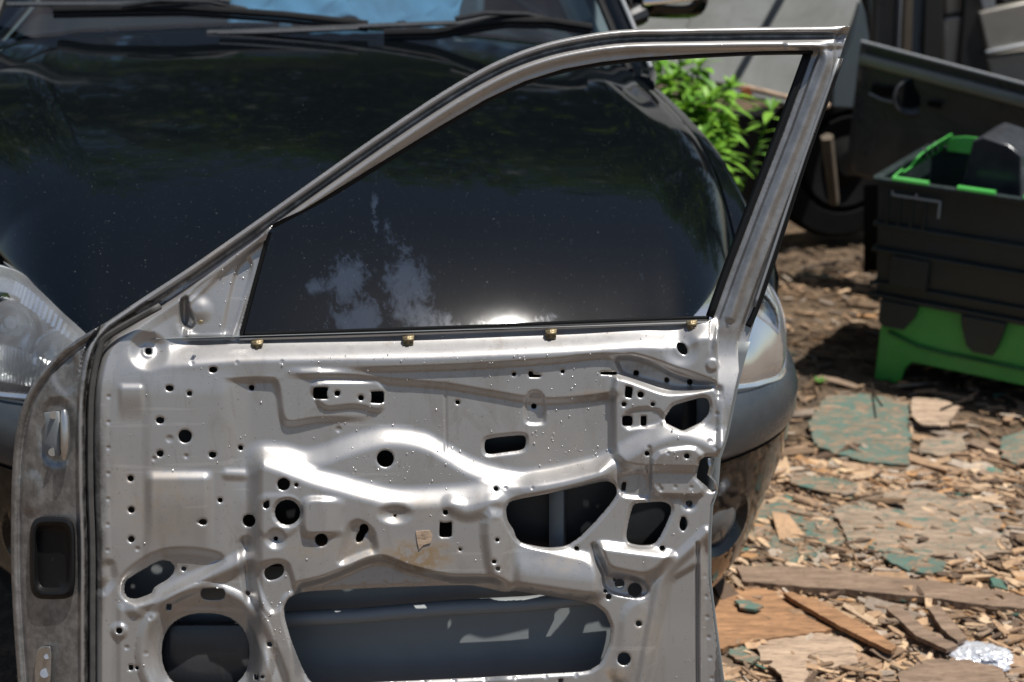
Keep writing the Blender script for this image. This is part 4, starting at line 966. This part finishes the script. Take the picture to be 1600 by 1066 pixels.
# larger pieces lying in the litter, each outlined on the ground
def flat(name, px, mat, label, cat, th=.006, z=.014, tilt=0.0, group=None, rag=.007):
    P = [at_z(x, y, z) for x, y in px]; Q = []
    for i in range(len(P)):
        a_, b_ = P[i], P[(i + 1) % len(P)]; L = np.linalg.norm(b_ - a_); k = max(2, int(L / .012))
        for j in range(k):
            t = j / k; p = a_ + (b_ - a_) * t; amt = rag * (1 + L * 1.5); s_ = mn.noise(Vector((p[0] * 70, p[1] * 70, z * 9))) + .7 * mn.noise(Vector((p[0] * 200, p[1] * 200, z * 7)))
            Q.append((p[0] + s_ * amt, p[1] + amt * mn.noise(Vector((p[0] * 90, p[1] * 90, 4))) * 1.4, 0))
    c = np.mean(np.array(Q), 0); n = len(Q)
    zz = lambda q_: z + (q_[0] - c[0]) * tilt + .006 * mn.noise(Vector((q_[0] * 7, q_[1] * 7, 1)))
    top = [Vector((q_[0], q_[1], zz(q_) + th)) for q_ in Q]; bot = [Vector((q_[0], q_[1], zz(q_))) for q_ in Q]
    me = bpy.data.meshes.new(name); me.from_pydata([tuple(v_) for v_ in top + bot], [], [tuple(range(n)), tuple(range(2 * n - 1, n - 1, -1))] + [(i, i + n, (i + 1) % n + n, (i + 1) % n) for i in range(n)])
    import bmesh
    bm = bmesh.new(); bm.from_mesh(me); bmesh.ops.triangulate(bm, faces=[f for f in bm.faces if len(f.verts) > 4]); bmesh.ops.recalc_face_normals(bm, faces=bm.faces); bm.to_mesh(me); bm.free()
    return tag(link(name, me, mat), label, cat, group)
flat('board_fragment', [(1290, 622), (1350, 618), (1418, 632), (1422, 728), (1360, 726), (1310, 712), (1276, 700), (1262, 664)], M['board2'], 'squarish turquoise board scrap on the litter just in front of the green crate', 'board', group='flaking turquoise board scraps')
flat('board_fragment', [(1178, 800), (1215, 785), (1250, 800), (1300, 812), (1322, 850), (1280, 868), (1255, 882), (1200, 892), (1176, 888)], M['board'], 'turquoise board scrap lying right beside the lower black bumper', 'board', group='flaking turquoise board scraps')
flat('board_fragment', [(1300, 800), (1400, 770), (1440, 768), (1540, 790), (1576, 830), (1580, 868), (1500, 880), (1400, 868), (1330, 860)], M['board3'], 'broad bare ply sheet with scraped turquoise patches, in the middle of the litter', 'board', th=.008, z=.016, group='flaking turquoise board scraps')
flat('board_fragment', [(1376, 868), (1440, 872), (1478, 884), (1470, 900), (1430, 898), (1390, 884)], M['board2'], 'small turquoise board scrap just above the long grey plank', 'board', z=.024, group='flaking turquoise board scraps')
flat('board_fragment', [(1562, 690), (1600, 676), (1680, 690), (1680, 730), (1590, 728), (1566, 716)], M['board2'], 'turquoise board scrap at the right, on the litter below the green crate corner', 'board', group='flaking turquoise board scraps')
flat('board_fragment', [(1136, 1018), (1160, 1014), (1188, 1030), (1176, 1040), (1150, 1034)], M['board2'], 'little turquoise leaf-shaped flake beside the foot of the silver door', 'board', z=.02, group='flaking turquoise board scraps')
flat('board_fragment', [(1150, 942), (1172, 944), (1190, 952), (1180, 960), (1156, 954)], M['board2'], 'little turquoise flake on the orange split wood under the bumper', 'board', z=.034, group='flaking turquoise board scraps')
flat('board_fragment', [(1440, 690), (1500, 684), (1512, 706), (1470, 716), (1436, 708)], M['board3'], 'small half bare board scrap right of the squarish turquoise one', 'board', z=.016, group='flaking turquoise board scraps')
flat('board_fragment', [(1240, 742), (1300, 750), (1340, 760), (1330, 778), (1270, 770), (1236, 758)], M['board'], 'narrow flaking turquoise scrap between the bumper and the bare ply sheet', 'board', z=.018, group='flaking turquoise board scraps')
flat('plank', [(1150, 892), (1240, 896), (1340, 904), (1460, 916), (1560, 934), (1640, 952), (1640, 966), (1560, 958), (1440, 942), (1340, 932), (1250, 926), (1160, 918)], M['plank'], 'long weathered grey plank stretching right from under the bumper', 'plank', th=.016, z=.02, rag=.002)
flat('plank', [(1100, 930), (1180, 926), (1240, 934), (1300, 950), (1318, 970), (1328, 984), (1260, 998), (1180, 1010), (1110, 1022)], M['fresh'], 'wide orange split board under the corner of the black bumper', 'plank', th=.012, z=.016, rag=.004)
flat('plank', [(1224, 932), (1236, 930), (1300, 956), (1360, 988), (1400, 1016), (1392, 1024), (1350, 1004), (1290, 972), (1250, 950)], M['fresh'], 'thin bright orange splinter running diagonally across the litter', 'splinter', th=.01, z=.034, rag=.002)
flat('plank', [(1384, 956), (1400, 950), (1450, 992), (1496, 1016), (1478, 1022), (1430, 998)], M['plank'], 'short brown stick slanting down towards the crumpled foil', 'stick', th=.010, z=.03, rag=.002)
flat('plank', [(1450, 958), (1466, 952), (1492, 984), (1510, 1004), (1496, 1010), (1470, 988)], M['plank'], 'short brown stick just behind the crumpled foil', 'stick', th=.010, z=.034, rag=.002)
flat('ply_piece', [(1206, 1034), (1240, 1024), (1256, 1034), (1262, 1056), (1250, 1080), (1226, 1090), (1222, 1060), (1200, 1046)], M['pale'], 'pale torn ply flake nearest the foot of the silver door', 'wood flake', z=.028)
flat('ply_piece', [(1404, 1060), (1440, 1036), (1500, 1034), (1560, 1046), (1590, 1090), (1480, 1120), (1410, 1100)], M['plank'], 'rounded grey brown board lying in front of the crumpled foil', 'board', z=.02)
flat('ply_piece', [(1180, 1000), (1260, 992), (1330, 1000), (1340, 1040), (1270, 1050), (1190, 1036)], M['pale'], 'pale bare board in front of the orange split board', 'board', z=.016, th=.008)
flat('ply_piece', [(1424, 625), (1470, 628), (1500, 640), (1480, 668), (1436, 664), (1422, 650)], M['pale'], 'smooth pale ply piece between the squarish turquoise scrap and the crate', 'board', z=.018)
# twigs
for pts_, lab in (([(1470, 640), (1500, 628), (1530, 612), (1550, 612)], 'bent grey twig sticking up in front of the green crate'), ([(1362, 600), (1366, 618), (1378, 634)], 'thin straw like twig at the left front foot of the green crate')):
    b = MB(); P = [Vector(at_z(x, y, .03 + .03 * (k == 2))) for k, (x, y) in enumerate(pts_)]; b.tube(P, .003, 6)
    tag(b.build('twig', M['chip']), lab, 'twig')
# tiny green seedling
b = MB(); c = Vector(at_z(1281, 598, 0.01))
for k in range(6):
    a_ = k * 1.05; d_ = Vector((math.cos(a_), math.sin(a_), .6)); s2 = Vector((-math.sin(a_), math.cos(a_), 0))
    b.add([c, c + d_ * .012 + s2 * .006, c + d_ * .024, c + d_ * .012 - s2 * .006], [(0, 1, 2, 3)])
tag(b.build('seedling', M['leaf']), 'tiny green seedling on the litter beside the bumper', 'seedling')
# crumpled foil
import bmesh
bm = bmesh.new(); bmesh.ops.create_icosphere(bm, subdivisions=5, radius=1); fc = Vector(at_z(1536, 1026, .02))
for v_ in bm.verts:
    p = v_.co.copy(); k = 1 + .35 * mn.noise(p * 1.6) + .28 * abs(mn.noise(p * 4)) - .12 * abs(mn.noise(p * 9)) + .05 * mn.noise(p * 20)
    v_.co = fc + Matrix.Rotation(-.25, 3, 'Z') @ Vector((p.x * .062 * k, p.y * .036 * k, p.z * .017 * k))
me = bpy.data.meshes.new('foil'); bm.to_mesh(me); bm.free(); tag(link('crumpled_foil', me, M['foil']), 'crumpled piece of shiny silver foil lying on the wood litter', 'foil')

# ============================================================ CRATES
def crate_frame(): pass
Ac = Vector(at_z(1366, 592, 0.0)); Bc = Vector(at_z(1640, 652, 0.0)); axx = (Bc - Ac).normalized(); ayy = Vector((-axx.y, axx.x, 0))
CR = Matrix(((axx.x, ayy.x, 0, Ac.x), (axx.y, ayy.y, 0, Ac.y), (0, 0, 1, 0), (0, 0, 0, 1)))
def crate_mesh(name, mat, parent, L, Wd, z0, z1, tap, panels=()):
    b = MB(); t = .004
    def rect(e, z): return [(e, e, z), (L - e, e, z), (L - e, Wd - e, z), (e, Wd - e, z)]
    prof_ = [(tap, z0), (0, z1), (t, z1), (tap + t, z0 + t)]
    V = []; n0 = 0
    for e, z in prof_: V += rect(e, z)
    Fq = []
    for i in range(3):
        for k in range(4): k2 = (k + 1) % 4; Fq.append((i * 4 + k, i * 4 + k2, i * 4 + 4 + k2, i * 4 + 4 + k))
    Fq += [(3, 2, 1, 0), (12, 13, 14, 15)]; b.add(V, Fq); return b
# lower, green: upturned skirt with a wide arch cut into the long side
low = empty('plastic_crate', label='bright green plastic crate with an arched foot, under the dark crate at right', cat='crate')
low.matrix_world = CR
def side_panel(poly, depth, mat, name, parent, y=0.0, dirv=(0, 1, 0)):
    b = MB(); b.prism([(x, y, z) for x, z in poly], Vector(dirv) * depth); return b.build(name, mat, parent, bevel=.003)
L_, W_ = .60, .40
arch = [(0, 0), (.075, 0), (.085, .05), (.105, .075), (.44, .075), (.50, .06), (.51, 0), (.60, 0), (.595, .30), (.005, .30)]
side_panel(arch, .02, M['green'], 'side_panel', low)
side_panel(arch, .02, M['green'], 'side_panel', low, y=W_ - .02)
for x in (0.0, L_ - .02):
    b = MB(); b.prism([(x, y, z) for y, z in [(.02, 0), (.07, 0), (.08, .06), (W_ - .08, .06), (W_ - .07, 0), (W_ - .02, 0), (W_ - .02, .30), (.02, .30)]], (.02, 0, 0)); b.build('end_panel', M['greenshade'], low, bevel=.003)
MB().box((L_ / 2, W_ / 2, .10), (L_ - .045, W_ - .045, .006)).build('floor_panel', M['greenshade'], low)
b = MB()
for (x0, x1, z0, z1) in ((.09, .095, .10, .21), (.17, .30, .12, .128)): b.box(((x0 + x1) / 2, -.003, (z0 + z1) / 2), (x1 - x0, .006, z1 - z0))
b = MB(); b.tube([(.03, -.006, .155), (.12, -.007, .13), (.20, -.007, .125), (.58, -.007, .125)], .006, 8, flat=.8); b.build('moulded_rib', M['greenshade'], low)
# upper, dark: stepped ribbed sides, hanging lugs, wear marks
upc = empty('plastic_crate', label='dark black green plastic crate with open green lid flaps, stacked on the bright green crate', cat='crate')
CU = CR @ Matrix.Translation((-.035, -.03, 0)); upc.matrix_world = CU
LU, WU = .67, .46; ZB, ZT = .235, .60
b = crate_mesh('body', None, None, LU, WU, ZB + .02, ZT, .02)
body = b.build('crate_body', M['dgreen'], upc, smooth=False, bevel=.003)
lug = MB(); lug.prism([(x, -.002, z) for x, z in [(.04, .255), (.04, .19), (.055, .178), (.115, .178), (.14, .215), (.15, .255)]], (0, .024, 0)); lug.build('lug', M['dgreen'], upc, bevel=.002)
lug = MB(); lug.prism([(x, -.002, z) for x, z in [(.27, .255), (.275, .225), (.295, .17), (.315, .155), (.37, .155), (.385, .20), (.395, .255)]], (0, .024, 0)); lug.build('lug', M['dgreen'], upc, bevel=.002)
lug = MB(); lug.prism([(x, -.002, z) for x, z in [(.55, .255), (.555, .18), (.63, .18), (.64, .255)]], (0, .024, 0)); lug.build('lug', M['dgreen'], upc, bevel=.002)
for z, wd, dp in ((.475, .012, .012), (.40, .010, .016), (.30, .010, .012), (.262, .014, .014)):
    b = MB(); b.box((LU / 2, -.006 + .02 * (ZT - z) / .35, z), (LU - .0, dp, wd)); b.box((-.004 + .02 * (ZT - z) / .35, WU / 2, z), (dp, WU, wd)); b.build('rib', M['dgreen'], upc, bevel=.002)
for x in (.035, .07, .105, .14):
    b = MB(); b.box((x, -.001, .52), (.006, .010, .10)); b.build('rib', M['dgreen'], upc, bevel=.001)
b = MB(); b.box((.115, -.002, .35), (.105, .012, .085)); b.build('label_pocket', M['dgreen'], upc, bevel=.002)
b = MB()
b.box((.115, -.010, .568), (.14, .004, .006)); b.box((.182, -.010, .545), (.006, .004, .048)); b.box((.048, -.010, .572), (.005, .004, .014)); b.box((.115, -.010, .575), (.005, .004, .012))
b.build('grey_moulding', M['greyp'], upc)
b = MB(); b.box((.47, -.010, .568), (.12, .004, .006)); b.box((.412, -.010, .574), (.005, .004, .016)); b.build('grey_moulding', M['greyp'], upc)
b = MB(); b.box((LU / 2, -.006, ZT + .004), (LU + .02, .024, .012)); b.box((LU / 2, WU + .006, ZT + .004), (LU + .02, .024, .012)); b.box((-.004, WU / 2, ZT + .004), (.024, WU, .012)); b.box((LU + .004, WU / 2, ZT + .004), (.024, WU, .012)); b.build('rim', M['dgreen'], upc, bevel=.002)
for (x0, x1) in ((.045, .145), (.225, .325), (.40, .50), (.57, .64)):
    b = MB(); b.tube([(x0, -.010, ZT + .012), (x1, -.010, ZT + .012)], .009, 10); b.build('hinge_knuckle', M['green'], upc)
# standing green lid at the left end with stepped teeth, another at the back
b = MB(); poly = [(.01, 0), (.01, .03), (.05, .05), (.07, .05), (.075, .025), (.11, .015), (.16, .02), (.165, .07), (.18, .09), (.24, .105), (.33, .11), (.45, .11), (.45, 0)]
b.prism([(.03 + z * .25, y, ZT + z * .5) for y, z in poly], (.006, 0, 0)); b.build('lid_flap', M['green'], upc, bevel=.001)
b = MB(); b.prism([(x, WU - .01 + .1 * z, ZT + z) for x, z in [(.05, 0), (.05, .04), (.10, .05), (.20, .05), (.21, .035), (.60, .035), (.62, 0)]], (0, .006, 0)); b.build('lid_flap', M['green'], upc, bevel=.001)
b = MB()
for y in (.22, .27, .32): b.box((.055, y, ZT + .040), (.01, .012, .03), Matrix.Rotation(.5, 3, 'X'))
b.build('lid_lettering_ribs', M['dgreen'], upc)
# contents: dark block wrapped in film, and a bundle of clear bubble film
blk = MB(); blk.prism([(.20, .08, ZT - .06), (.225, .08, ZT + .125), (.25, .08, ZT + .14), (.32, .08, ZT + .125), (.36, .08, ZT + .10), (.375, .08, ZT - .06)], (0, .22, 0))
blk.V = [tuple(CU @ Vector(v_)) for v_ in blk.V]; tag(blk.build('dark_parcel', M['parcel'], bevel=.005), 'dark parcel standing in the open top of the dark crate', 'parcel')
bm = bmesh.new(); bmesh.ops.create_icosphere(bm, subdivisions=5, radius=1)
for v_ in bm.verts:
    p = v_.co.copy(); k = 1 + .16 * mn.noise(p * 2.3) + .05 * abs(mn.noise(p * 9)) + .02 * mn.noise(p * 30); v_.co = CU @ Vector((.48 + p.x * .115 * k, .17 + p.y * .13 * k, ZT - .02 + p.z * .10 * k))
me = bpy.data.meshes.new('film'); bm.to_mesh(me); bm.free(); me.polygons.foreach_set('use_smooth', [True] * len(me.polygons))
m = NT('bubble_film'); m.bsdf(col=(.35, .46, .44), rough=.22, spec=.9, alpha=.55, normal=m.bump(m.noise(70, 3), .9, .01)); tag(link('bubble_film', me, m.m), 'clear crumpled plastic film bundle in the dark crate beside the parcel', 'plastic film')

# ============================================================ BACKGROUND: van body, scrap doors, scrap cars
# pale grey van side with sill strip; its rear edge is blue grey
van = empty('scrap_van', label='pale grey van body with dented sill strip standing beyond the black car', cat='van')
YV = 5.0
P = lambda x, y, dy=0.0: tuple(at_y(x, y, YV + dy))
def slab(poly, thick, name, mat, parent, dys=None, bevel=.006):
    dys = dys or [0] * len(poly); b = MB(); b.prism([P(x, y, d_) for (x, y), d_ in zip(poly, dys)], (0, thick, 0)); return b.build(name, mat, parent, bevel=bevel)
vp = [(930, -400), (1340, -400), (1330, -30), (1346, 4), (1338, 20), (1296, 120), (1240, 160), (1126, 138), (1020, 120), (930, 100)]
slab(vp, .05, 'side_panel', M['vanp'], van, [max(0, (160 - y_) * .0010) for x_, y_ in vp])
slab([(1346, 4), (1352, 20), (1358, 60), (1346, 110), (1334, 170), (1300, 168), (1302, 120), (1330, 60)], .06, 'rear_corner', M['bluep'], van, [0, .05, .06, .05, .03, 0, 0, 0])
slab([(1132, -90), (1262, -90), (1140, 134), (1040, 116)], .04, 'shadow_band', M['vanp'], van, [.24, .13, -.06, .03])  # tilted strip shaped to imitate a cast shadow band
b = MB(); b.tube([P(1100, 126, -.01), P(1180, 140, -.01), P(1252, 158, -.01), P(1296, 166, -.01)], .008, 8, flat=1.3); b.build('sill_strip', M['pale'], van)
b = MB(); b.tube([P(1104, 134, -.005), P(1180, 150, -.005), P(1256, 166, -.005)], .016, 8); b.build('sill', M['vanp'], van)
b = MB(); b.prism([P(1158, 140, -.03), P(1172, 136, -.03), P(1176, 150, -.03), P(1164, 156, -.03)], (0, .01, 0)); b.build('rust_patch', M['rust'], van)
b = MB(); c = Vector(P(1320, 250, .2)); b.lathe(c, (.25, -1, 0), [(.30, -.1), (.30, .0), (.28, .03), (.2, .03), (.19, 0)], 32); wv = b.build('wheel', M['dark'], van)
b = MB(); b.lathe(c, (.25, -1, 0), [(.19, .0), (.17, .03), (.10, .01), (.05, .05), (0, .05)], 24); b.build('wheel_hub', M['dark'], wv)  # wheel and hub coloured near-black as the shade there
# white strip (inner edge of the same car's open fender) left of the plant
# pillar-like white panel edge
wp = MB(); wp.prism([P(980, 60, -.25), P(1032, 78, -.25), P(1026, 130, -.25), P(1018, 170, -.25), P(990, 150, -.25)], (0, .03, 0)); tag(wp.build('white_panel', M['vanp'], bevel=.005), 'narrow pale panel standing between the black fender and the weeds', 'panel')
# dark grey car door lying on its edge, handle bowl, bright waist moulding
YD = 4.75
PD = lambda x, y, dy=0.0: tuple(at_y(x, y, YD - (x - 1340) * .0016 + dy))
dd = empty('scrap_door', label='dark grey car door with an empty round handle bowl, standing behind the crates', cat='car door')
xs = np.linspace(1346, 1900, 30); rowsD = []
slope = .262
for (off, dep) in ((0, .02), (4, 0), (10, 0), (26, .012), (30, .0), (44, .0), (60, .012), (110, .004), (150, .0), (200, .01), (205, .05)):
    rowsD.append([PD(x + (-off * .12 if x < 1500 else 0), 64 + (x - 1346) * slope + off, dep - .0) for x in xs])
# no opening is cut: the bowl is a lathe part with a dark disc
rowsD = np.array(rowsD)
MB().grid(rowsD).build('door_skin', M['dgrey'], dd, solid=.006)
b = MB(); b.tube([PD(x, 64 + (x - 1346) * slope + 28, -.004) for x in xs], .014, 8, flat=1.4); b.build('waist_moulding', M['warm'], dd)
b = MB(); b.tube([PD(x, 64 + (x - 1346) * slope + 1, -.002) for x in xs], .006, 8); b.build('waist_edge', M['trim'], dd)
nrmD = Vector((-.0, -1, .1)).normalized(); c = Vector(PD(1424, 152, -.004)); c.y += .0
b = MB(); b.lathe(c, nrmD, [(.062, .004), (.056, .008), (.050, .004), (.040, -.0), (.0, -.002)], 28); hb = b.build('handle_bowl', M['dgrey'], dd)
b = MB(); b.disc(c + Vector((0, -.009, .012)), nrmD, .047, 24); b.build('bowl_shade_disc', M['dark'], hb)  # flat dark disc, the shade of the bowl as colour
b = MB(); b.prism([PD(1362, 132, -.006), PD(1400, 138, -.006), PD(1400, 152, -.006), PD(1376, 150, -.006), PD(1362, 144, -.006)], (0, .004, 0)); b.build('handle_slot', M['dark'], dd)
b = MB(); b.prism([PD(1448, 158, -.006), PD(1472, 160, -.006), PD(1470, 170, -.006), PD(1450, 166, -.006)], (0, .004, 0)); b.build('handle_slot', M['dark'], dd)
b = MB(); b.tube([PD(1358, 146, -.008), PD(1378, 156, -.008), PD(1400, 161, -.008)], .004, 6); b.build('handle_edge', M['trim'], dd)
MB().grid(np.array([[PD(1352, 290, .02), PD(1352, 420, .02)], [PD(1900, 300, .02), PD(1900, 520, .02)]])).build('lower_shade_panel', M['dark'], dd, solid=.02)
# scrapped cars further back
def at_p(x, y, Y): return tuple(at_y(x, y, Y))
def scrap(label, Y, parts):
    e_ = empty('scrap_car', label=label, cat='scrap car', group='scrapped cars at the back')
    for (nm, mt, poly, dy, th) in parts:
        b = MB(); b.prism([at_p(x, y, Y + dy) for x, y in poly], (0, th, 0)); b.build(nm, M[mt], e_, bevel=.008)
    return e_
scrap('silver beige scrap car with a bare door frame at the far right', 6.4, [
    ('rear_door', 'warm', [(1530, 20), (1600, 4), (1760, -30), (1760, 60), (1600, 68), (1544, 84)], 0, .06),
    ('lower_body', 'warm', [(1540, 90), (1760, 66), (1760, 150), (1560, 150)], .03, .5),
    ('body_moulding', 'trim', [(1540, 80), (1600, 68), (1760, 58), (1760, 64), (1600, 75), (1542, 87)], -.03, .03),
    ('door_shell', 'warm', [(1476, 30), (1500, 26), (1512, 28), (1500, 110), (1474, 110)], .05, .05),
    ('pillar', 'plastic', [(1515, -120), (1530, -120), (1540, 20), (1545, 120), (1496, 120), (1505, 20)], .02, .05),
    ('front_door', 'warm', [(1474, -120), (1508, -120), (1500, 20), (1478, 24)], .08, .05),
    ('latch_plate', 'trim', [(1530, -10), (1552, -16), (1556, 12), (1536, 16)], -.05, .01),
    ('latch_plate', 'trim', [(1564, -18), (1590, -22), (1592, -4), (1568, 2)], -.05, .01),
    ('roof', 'warm', [(1470, -330), (1760, -330), (1760, -300), (1470, -300)], .0, 1.2),
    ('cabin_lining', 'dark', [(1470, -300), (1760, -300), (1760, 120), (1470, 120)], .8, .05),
])
scrap('dark scrap car showing a pale pillar and greenish windows, left of the silver beige one', 6.0, [
    ('pillar', 'trim', [(1408, -150), (1418, -150), (1408, 40), (1406, 110), (1400, 110), (1403, 40)], -.03, .03),
    ('door_panel', 'dgrey', [(1372, -150), (1408, -150), (1403, 110), (1364, 110)], 0, .05),
    ('door_edge', 'bark', [(1418, -150), (1430, -150), (1424, 110), (1408, 110)], 0, .04),
    ('window', 'bluep', [(1430, -150), (1452, -150), (1448, 30), (1438, 60), (1446, 110), (1422, 110)], .02, .01),
    ('rear_pillar', 'plastic', [(1450, -150), (1474, -150), (1474, 120), (1440, 120)], .0, .04),
    ('roof', 'dgrey', [(1350, -330), (1480, -330), (1480, -300), (1350, -300)], .0, 1.2),
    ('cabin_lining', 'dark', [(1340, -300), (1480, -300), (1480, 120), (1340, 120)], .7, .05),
])
scrap('blue grey scrap car corner showing between the van and the dark scrap car', 6.2, [
    ('wing', 'bluep', [(1355, -150), (1375, -150), (1374, 20), (1362, 26), (1352, 10)], 0, .05),
    ('pillar', 'plastic', [(1340, -100), (1352, -100), (1364, 40), (1360, 120), (1346, 110), (1350, 40)], -.02, .05),
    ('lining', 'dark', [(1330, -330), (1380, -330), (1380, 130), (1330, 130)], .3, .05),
])
# added near-black panel, painted as the shade behind everything
hk = empty('shade_backing', label='added low near-black panel standing in for the shade beyond the pale van', cat='shade panel')
b = MB(); b.box((1.9, 5.7, .2), (4.6, .1, .4)); b.build('added_shade_panel', M['dark'], hk)
# wooden stub post, plant
b = MB(); pp = Vector(at_y(1306, 290, 4.7)); qq = Vector(at_y(1292, 214, 4.6)); pp.z = .3; b.tube([pp, qq], [.018, .022], 5); b.build('stub', M['plank'])
bpy.data.objects['stub'].data.materials[0] = M['bark']  # dark bark colour stands in for the shade on the post
tag(bpy.data.objects['stub'], 'short sawn wooden post end in the shade right of the pillar', 'post'); bpy.data.objects['stub'].name = 'wooden_post'
weeds = empty('weed', tuple(at_z(1080, 330, 0)), label='leafy bright green weed growing between the black car and the pale van', cat='weed')
bx = Vector(weeds.location)
def leaf(V, Fc, T, p, d, L, W, up_=Vector((0, 0, 1))):
    d = d.normalized(); s_ = d.cross(up_); s_ = s_.normalized() if s_.length > .01 else Vector((1, 0, 0)); n_ = s_.cross(d); t_ = rnd.random(); n0 = len(V)
    pr = [(0, .04), (.25, .8), (.5, 1), (.78, .6), (1, .02)]
    for f, w_ in pr:
        c_ = p + d * L * f + Vector((0, 0, -1)) * L * .35 * f * f
        V += [tuple(c_ - s_ * W * w_ / 2 + n_ * W * .12 * w_), tuple(c_), tuple(c_ + s_ * W * w_ / 2 + n_ * W * .12 * w_)]; T += [t_] * 3
    for i in range(4):
        for k in range(2): a_ = n0 + i * 3 + k; Fc.append((a_, a_ + 1, a_ + 4, a_ + 3))
V = []; Fc = []; T = []; SB = MB()
stems = [((1020, 330), (1045, 150), 4.5), ((1030, 330), (1062, 95), 4.6), ((1045, 330), (1075, 130), 4.5), ((1050, 330), (1090, 175), 4.4), ((1070, 330), (1105, 160), 4.3), ((1080, 330), (1095, 215), 4.2), ((1090, 330), (1130, 190), 4.3), ((1000, 330), (1022, 120), 4.5), ((1100, 330), (1115, 240), 4.15), ((1060, 330), (1140, 140), 4.5), ((1010, 330), (1030, 92), 4.55), ((1035, 330), (1050, 125), 4.45), ((1060, 330), (1092, 108), 4.5), ((1075, 340), (1080, 150), 4.35), ((1080, 330), (1118, 150), 4.4), ((1095, 330), (1105, 200), 4.3), ((1120, 330), (1205, 175), 4.55), ((1090, 330), (1125, 235), 4.25), ((1065, 330), (1070, 175), 4.3)]
for (a_, b_, Yd) in stems:
    p0 = Vector(at_y(*a_, Yd)); p1 = Vector(at_y(*b_, Yd)); p0.z = max(0, p0.z - .4); mid = (p0 + p1) / 2 + Vector((rnd.uniform(-.05, .03), rnd.uniform(-.04, .04), .06))
    P_ = spline([tuple(p0), tuple(mid), tuple(p1)], 8); SB.tube([tuple(q_) for q_ in P_], .004, 5)
    for i in range(4, len(P_)):
        for k in range(2 if b_[0] > 1150 else 5 if i > 6 else 2):
            an = rnd.uniform(0, 6.28); leaf(V, Fc, T, Vector(P_[i]), Vector((math.cos(an), math.sin(an), rnd.uniform(-.2, .9))), rnd.uniform(.06, .12), rnd.uniform(.02, .036))
    for k in range(7):
        an = rnd.uniform(0, 6.28); leaf(V, Fc, T, Vector(P_[-1]), Vector((math.cos(an) * .6, math.sin(an) * .6, 1)), rnd.uniform(.05, .09), .018)
me = mesh_np('leaves', V, Fc); at = me.attributes.new('tint', 'FLOAT', 'POINT'); at.data.foreach_set('value', T)
wl_ = link('leaves', me, M['leaf'], weeds); wl_.matrix_parent_inverse = weeds.matrix_world.inverted() if False else Matrix.Translation(-bx)
so_ = SB.build('stems', M['leaf'], weeds); so_.matrix_parent_inverse = Matrix.Translation(-bx)

# ============================================================ TREES beyond the yard (mirrored in the bonnet, above the picture)
V = []; Fc = []; T = []
tr_ = random.Random(11)
for c_ in range(170):
    th = tr_.uniform(0, 6.28); ph = math.acos(tr_.uniform(-1, 1)); rr_ = tr_.uniform(.45, 1.0)
    cc = Vector((math.sin(ph) * math.cos(th) * 2.3 * rr_, math.sin(ph) * math.sin(th) * 2.0 * rr_, 5.6 + math.cos(ph) * 4.2 * rr_)); tn = tr_.random()
    for k in range(60):
        p = cc + Vector((tr_.gauss(0, .32), tr_.gauss(0, .32), tr_.gauss(0, .26))); a1 = Vector((tr_.gauss(0, 1), tr_.gauss(0, 1), tr_.gauss(0, .6))).normalized(); b1 = a1.orthogonal().normalized(); s_ = tr_.uniform(.06, .13); n0 = len(V)
        V += [tuple(p - a1 * s_), tuple(p + b1 * s_ * .5), tuple(p + a1 * s_), tuple(p - b1 * s_ * .5)]; T += [min(1, max(0, tn + tr_.gauss(0, .15)))] * 4; Fc.append((n0, n0 + 1, n0 + 2, n0 + 3))
crown = mesh_np('tree_crown', V, np.array(Fc), False); at = crown.attributes.new('tint', 'FLOAT', 'POINT'); at.data.foreach_set('value', T); crown.materials.append(M['tleaf'])
tb = MB(); tb.tube([(0, 0, -.1), (.05, 0, 1.5), (0, .1, 3.2), (.1, .1, 5.0), (.1, 0, 7.5)], [.24, .18, .15, .11, .04], 12)
for k in range(7):
    a_ = k * .9; z = 3 + k * .5; tb.tube([(0.05, .05, z), (math.cos(a_) * .8, math.sin(a_) * .8, z + .8), (math.cos(a_) * 1.6, math.sin(a_) * 1.5, z + 1.3)], [.07, .045, .02], 8)
for k, (x, y, sc, rz) in enumerate([(-6.5, 10.0, 1.05, 0), (-3.0, 9.4, 1.15, 1), (.6, 10.4, 1.2, 2.2), (4.2, 9.8, 1.1, 3.1), (8.2, 11.0, 1.1, 4.4), (-1.4, 13.5, 1.4, 5.2), (-9.8, 10.5, 1.2, 2.7), (3, 13.5, 1.35, 1.2)]):
    t_ = empty('tree', (x, y, 0), rz, label='leafy green tree beyond the scrapyard', cat='tree', group='trees beyond the scrapyard'); t_.scale = (sc, sc, sc)
    if k == 0: tm = tb.build('trunk', M['bark'], t_); trunk_me = tm.data
    else: o = bpy.data.objects.new('trunk', trunk_me); COL.objects.link(o); o.parent = t_
    o = bpy.data.objects.new('crown', crown); COL.objects.link(o); o.parent = t_
